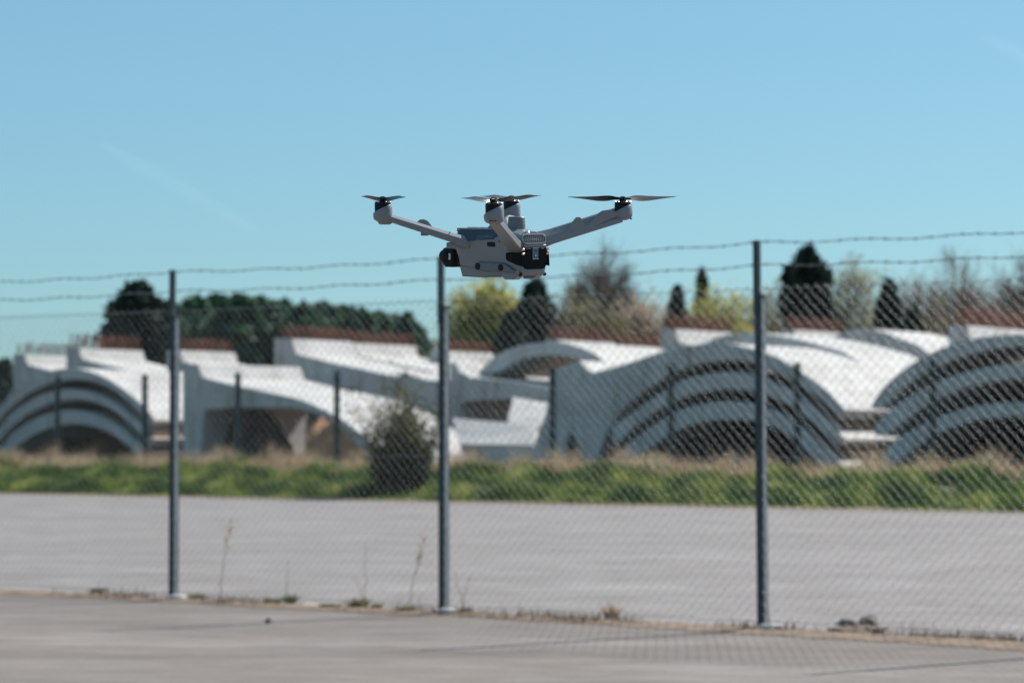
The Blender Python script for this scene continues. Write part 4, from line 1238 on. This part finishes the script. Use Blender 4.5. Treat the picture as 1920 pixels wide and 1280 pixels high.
# rear top hump, antenna puck, fairing in front of it
bm = bmesh.new()
add_loft(bm, [[(x, y, z) for x, z in prof] for y, prof in (
    (-0.016, [(-0.020, 0.024), (-0.012, 0.0275), (0.012, 0.0275), (0.020, 0.024)]),
    (-0.045, [(-0.027, 0.024), (-0.015, 0.031), (0.015, 0.031), (0.027, 0.024)]),
    (-0.078, [(-0.027, 0.018), (-0.015, 0.0235), (0.015, 0.0235), (0.027, 0.018)]))])
bmobj('rear_hump', bm, M['grey'], drone, smooth=40)
bm = bmesh.new()
add_lathe(bm, [(0.0185, 0), (0.0182, 0.012), (0.0172, 0.028), (0.0166, 0.0300), (0.0150, 0.0312), (0.0002, 0.0316)], 36, (0, -0.040, 0.0225))
bmobj('antenna', bm, M['grey2'], drone, smooth=45)
bm = bmesh.new()
add_prism(bm, [(-0.010, 0.044, 0.027), (-0.010, 0.006, 0.050), (-0.010, -0.002, 0.050), (-0.010, -0.010, 0.027)], (0.020, 0, 0))
bmesh.ops.bevel(bm, geom=[e for e in bm.edges], offset=0.002, segments=2, affect='EDGES')
bmobj('top_fairing', bm, M['grey'], drone, smooth=40)

# gimbal camera under the nose
bm = bmesh.new()
add_rbox(bm, (0.001, 0.153, -0.0315), (0.030, 0.038, 0.039), 0.008, 3)
add_rbox(bm, (0.0, 0.120, -0.020), (0.018, 0.034, 0.014), 0.004, 2)
gim = bmobj('gimbal_camera', bm, M['black'], drone, smooth=45)
bm = bmesh.new()
add_lathe(bm, [(0.0125, -0.002), (0.0125, 0.004), (0.0115, 0.0075), (0.009, 0.0095), (0.003, 0.0105), (0.0002, 0.0106)], 24, (-0.002, 0.171, -0.0300), Matrix.Rotation(R(-90), 3, 'X'))
bmobj('camera_barrel', bm, M['black'], gim, smooth=50)
bm = bmesh.new()
add_lathe(bm, [(0.0135, -0.002), (0.0135, 0.0015), (0.0125, 0.0026), (0.0002, 0.003)], 24, (-0.0140, 0.1610, -0.0300), Matrix.Rotation(R(-90), 3, 'Y'))
bmobj('gimbal_arm', bm, M['black'], gim, smooth=50)
bm = bmesh.new()
add_rbox(bm, (0.0, 0.150, -0.0500), (0.024, 0.028, 0.006), 0.002, 2)
bmobj('gimbal_foot', bm, M['black'], gim, smooth=45)
bm = bmesh.new(); add_box(bm, (-0.0144, 0.1475, -0.0310), (0.0008, 0.0098, 0.0125))
gl = bmobj('gimbal_label', bm, M['white'], gim)
bm = bmesh.new()
for i in range(4): add_box(bm, (-0.0150, 0.1475 + 0.0006 * (i % 2), -0.0275 - i * 0.0026), (0.0004, 0.0054, 0.0011))
bmobj('gimbal_print', bm, M['ink'], gl)

# arms, pods, motors, propellers
MOT = {'fl': Vector((-0.182, 0.164, 0.055)), 'rl': Vector((-0.182, -0.164, 0.055)), 'rr': Vector((0.182, -0.164, 0.055)), 'fr': Vector((0.182, 0.164, 0.055))}
ROOT = {'fl': Vector((-0.0330, 0.066, -0.001)), 'rl': Vector((-0.0330, -0.072, -0.004)), 'rr': Vector((0.0330, -0.062, 0.004)), 'fr': Vector((0.0330, 0.066, -0.001))}
SIZE = {'fl': (1.0, 0.98), 'fr': (1.0, 0.98), 'rl': (1.05, 1.15), 'rr': (1.25, 1.5)}
PROP = {'fl': R(73), 'rl': R(193), 'rr': R(-18), 'fr': R(12)}
FINP = [(0.28, 0.0), (0.36, 0.010), (0.43, 0.024), (0.485, 0.031), (0.525, 0.029), (0.548, 0.020), (0.565, 0.009), (0.60, 0.009), (0.66, 0.016), (0.73, 0.026), (0.78, 0.029), (0.86, 0.027), (0.94, 0.016)]

def arm(key):
    a, b = ROOT[key].copy(), MOT[key].copy()
    b.z -= 0.0 if key in ('fl', 'fr') else (0.003 if key == 'rl' else 0.0)
    d = (b - a); Lh = d.length; dn = d.normalized()
    side = dn.cross(Vector((0, 0, 1))).normalized(); up = side.cross(dn).normalized()
    k0, k1 = SIZE[key]
    sec = []
    for t, kw, kh in ((-0.04, 0.75, 0.9), (0.0, 1.15, 1.2), (0.06, 1.15, 1.15), (0.18, 1.0, 1.0), (0.5, 0.92, 0.92), (0.85, 0.86, 0.84), (0.97, 0.85, 0.82)):
        c = a + d * t
        w, h = 0.0128 * kw * k0, 0.0098 * kh * k1
        prof = [(-0.8 * w, -h), (0.8 * w, -h), (w, -0.8 * h), (w, 0.22 * h), (0.94 * w, 0.36 * h), (0.14 * w, h), (-0.14 * w, h), (-0.94 * w, 0.36 * h), (-w, 0.22 * h), (-w, -0.8 * h)]
        if key in ('rr',) and t > 0.1:
            # the edge towards the viewer stays low, the far edge rises: a slanted upper face
            far = -1 if side.dot(Vector((0.695, 0.719, 0))) < 0 else 1
            q_ = min(1, (t - 0.1) / 0.15)
            prof = [(x, z + ((0.0050 + 0.0075 * t) * (far * x / w) + 0.001 + 0.003 * t) * q_ if z > 0 else z) for x, z in prof]
        sec.append([c + side * x + up * z for x, z in prof])
    bm = bmesh.new(); add_loft(bm, sec)
    ao = bmobj('arm', bm, M['grey'], drone, smooth=18)
    # wavy antenna fin on the outer-rear edge of each arm
    sg = 1 if (key in ('fl', 'rr')) else -1
    if key in ('fl', 'rr'):
        bm = bmesh.new()
        so = side * (0.0095 * k0) * (1 if key == 'rr' else 1)
        # the fin sits on the edge facing the viewer for the rear right arm, the hidden one for the front left
        q = so if so.dot(Vector((-0.695, -0.719, 0))) > 0 else -so
        if key == 'fl': q = -q
        kk = 1.0 if key == 'rr' else 0.72
        lo = -0.010 * k1
        if key == 'rr':
            pts = [a + d * t + up * (z * kk * 0.98 - 0.0060) for t, z in FINP]
        else:
            pts = [a + d * t + up * (z * kk + 0.004) for t, z in [(0.40, 0.0), (0.46, 0.012), (0.50, 0.019), (0.545, 0.0205), (0.585, 0.017), (0.61, 0.008), (0.63, 0.0)]]
        pts = [p + q for p in pts] + [pts[-1] + q + up * -0.006, pts[0] + q + up * -0.006]
        add_prism(bm, pts, q.normalized() * 0.0026)
        bmobj('antenna_fin', bm, M['grey'], ao, smooth=30)
    if key == 'fl':
        bm = bmesh.new(); add_rbox(bm, a + d * 0.50 + up * -0.0100, (0.010, 0.016, 0.007), 0.002, 2, Matrix.Rotation(R(55), 3, 'Z'))
        bmobj('arm_clip', bm, M['grey'], ao, smooth=40)
        bm = bmesh.new(); add_rbox(bm, a + d * 0.13 + up * -0.0125, (0.012, 0.040, 0.012), 0.003, 2, Matrix.Rotation(R(48), 3, 'Z'))
        bmobj('arm_hinge', bm, M['grey'], ao, smooth=40)
    # thin seam across the upper face near the root
    bm = bmesh.new()
    c = a + d * 0.24 + up * (0.0094 * k1)
    add_box(bm, c, (0.0012, 0.019 * k0, 0.0010), Matrix((dn, side, up)).transposed())
    bmobj('arm_seam', bm, M['grey2'], ao)
    # motor pod: cup whose rim is higher towards the tail
    m = MOT[key]
    bm = bmesh.new()
    rp = 0.0198
    def shear(p):
        if p.z > 0.004:
            f_ = (p.z - 0.004) / 0.011
            p = p + Vector((0, 0, (-(p.y) * 0.40 + p.x * 0.26) * f_))
        return p
    zb = -0.0135 if key != 'rr' else -0.0095
    add_lathe(bm, [(0.006, zb), (0.0125, zb + 0.002), (0.0172, zb + 0.005), (0.0192, zb + 0.0085), (rp, 0.001), (rp, 0.004), (0.0195, 0.0095), (0.0186, 0.0135), (0.0172, 0.0150), (0.0166, 0.008)], 32, m, None, shear)
    pod = bmobj('motor_pod', bm, M['grey'], drone, smooth=50)
    if key in ('fl', 'fr'):
        bm = bmesh.new()
        add_rbox(bm, m + Vector((0.003, -0.0035, -0.0050)), (0.024, 0.024, 0.026), 0.0055, 3)
        bmobj('landing_stub', bm, M['grey'], pod, smooth=45)
        bm = bmesh.new(); add_rbox(bm, m + Vector((-0.0125, 0.0035, -0.0075)), (0.0075, 0.0075, 0.0042), 0.0016, 2)
        bmobj('navigation_light', bm, M['red'], pod, smooth=45)
    else:
        dv = Vector((-0.695, -0.719, 0)) if key == 'rl' else Vector((0.719, -0.695, 0))
        dv = Matrix.Rotation(R(-6), 3, 'Z') @ dv
        bm = bmesh.new(); add_rbox(bm, m + dv * 0.0172 + Vector((0, 0, -0.0062)), (0.0035, 0.0140, 0.0036), 0.0012, 2, Matrix.Rotation(math.atan2(dv.y, dv.x), 3, 'Z'))
        bmobj('navigation_light', bm, M['ledwin'], pod, smooth=45)
    bm = bmesh.new()
    add_lathe(bm, [(0.0150, 0.004), (0.0165, 0.006), (0.0168, 0.024), (0.0160, 0.0275), (0.0120, 0.0292), (0.0070, 0.0300), (0.0066, 0.0335), (0.0050, 0.0350), (0.0002, 0.0354)], 28, m)
    mo = bmobj('motor', bm, M['black'], drone, smooth=40)
    for i in range(6):
        an = R(60 * i + 12)
        bm = bmesh.new(); add_rbox(bm, m + Vector((0.0152 * math.cos(an), 0.0152 * math.sin(an), 0.0280)), (0.0032, 0.0032, 0.0024), 0.0008, 1)
        bmobj('motor_screw', bm, M['steel'], mo)
    # propeller: hub clamp and two twisted blades
    pr = empty('propeller'); pr.parent = drone
    pr.location = m + Vector((0, 0, 0.0350)); pr.rotation_euler = (0, 0, PROP[key])
    bm = bmesh.new()
    add_rbox(bm, (0, 0, 0), (0.034, 0.011, 0.0052), 0.002, 2)
    add_lathe(bm, [(0.006, -0.003), (0.0062, 0.0022), (0.005, 0.0042), (0.0002, 0.0046)], 18)
    bmobj('hub', bm, M['black'], pr, smooth=45)
    spin = 1 if key in ('fl', 'rr') else -1
    for hblade in (0, 1):
        bm = bmesh.new(); sec = []
        Rb = 0.122
        for t in (0.07, 0.12, 0.18, 0.26, 0.34, 0.44, 0.54, 0.64, 0.74, 0.84, 0.92, 0.97, 1.0):
            ch = float(np.interp(t, [0.07, 0.15, 0.3, 0.42, 0.6, 0.8, 0.93, 1.0], [0.0085, 0.013, 0.0255, 0.0270, 0.0220, 0.0150, 0.0090, 0.0025]))
            tw = R(float(np.interp(t, [0.07, 0.2, 0.45, 0.75, 1.0], [22, 30, 24, 15, 9]))) * spin
            th = float(np.interp(t, [0.07, 0.3, 1.0], [0.0036, 0.0022, 0.0009]))
            sweep = spin * float(np.interp(t, [0, 0.3, 0.6, 1.0], [0.0, 0.004, 0.001, -0.006]))
            zz = float(np.interp(t, [0, 0.5, 1.0], [0.0, 0.0006, 0.0035]))
            ring = []
            for (u_, v_) in ((-0.5, 0), (-0.3, 0.45), (0.0, 0.8), (0.3, 0.55), (0.5, 0.0), (0.25, -0.25), (-0.2, -0.3)):
                yy, z0 = u_ * ch, v_ * th
                ring.append((t * Rb, sweep + yy * math.cos(tw) - z0 * math.sin(tw), zz + yy * math.sin(tw) + z0 * math.cos(tw)))
            sec.append(ring)
        add_loft(bm, sec)
        if hblade: bmesh.ops.rotate(bm, verts=bm.verts, cent=(0, 0, 0), matrix=Matrix.Rotation(math.pi, 3, 'Z'))
        bmobj('blade', bm, M['proptip'] if (hblade == 0 and key in ('fl', 'rr')) else M['prop'], pr, smooth=60)
for key in ('fl', 'fr', 'rl', 'rr'):
    arm(key)

# ------------------------------------------------------------------ faint vapour trails
def contrail(p0, p1, w, label, amount):
    m = bpy.data.materials.new('vapour'); m.use_nodes = True
    nt = m.node_tree; nt.nodes.remove(nt.nodes['Principled BSDF'])
    tr = nt.nodes.new('ShaderNodeBsdfTransparent'); df = nt.nodes.new('ShaderNodeBsdfDiffuse'); df.inputs['Color'].default_value = (0.9, 0.9, 0.9, 1)
    tl = nt.nodes.new('ShaderNodeBsdfTranslucent'); tl.inputs['Color'].default_value = (0.9, 0.9, 0.9, 1)
    ad = nt.nodes.new('ShaderNodeAddShader'); mx = nt.nodes.new('ShaderNodeMixShader')
    nz = nt.nodes.new('ShaderNodeTexNoise'); nz.inputs['Scale'].default_value = 0.02; tc = nt.nodes.new('ShaderNodeTexCoord')
    mt = nt.nodes.new('ShaderNodeMath'); mt.operation = 'MULTIPLY'; mt.inputs[1].default_value = amount
    nt.links.new(tc.outputs['Object'], nz.inputs['Vector']); nt.links.new(nz.outputs['Fac'], mt.inputs[0]); nt.links.new(mt.outputs[0], mx.inputs[0])
    nt.links.new(df.outputs[0], ad.inputs[0]); nt.links.new(tl.outputs[0], ad.inputs[1])
    nt.links.new(tr.outputs[0], mx.inputs[1]); nt.links.new(ad.outputs[0], mx.inputs[2])
    nt.links.new(mx.outputs[0], nt.nodes['Material Output'].inputs['Surface'])
    a, b = at(*p0), at(*p1)
    segs = []
    for r_ in (1.0, 0.72, 0.45):
        n = 24
        for i in range(n):
            t0, t1 = i / n, (i + 1) / n
            f0 = w * r_ * math.sin(math.pi * min(1, max(0.02, t0))) ** 0.4; f1 = w * r_ * math.sin(math.pi * min(0.98, t1)) ** 0.4
            segs.append((a.lerp(b, t0) - a, a.lerp(b, t1) - a, f0, f1))
    V, Q = tubes(segs, 14)
    o = npmesh('contrail', V, Q, m, None, smooth=180); o.location = a
    tag(o, label, 'contrail', 'faint contrails')
contrail((190, 270, 3000), (480, 432, 3000), 9.0, 'faint vapour trail slanting down in the sky left of the drone', 0.006)
contrail((1840, 66, 3000), (2010, 150, 3000), 9.0, 'faint vapour trail in the upper right corner of the sky', 0.006)
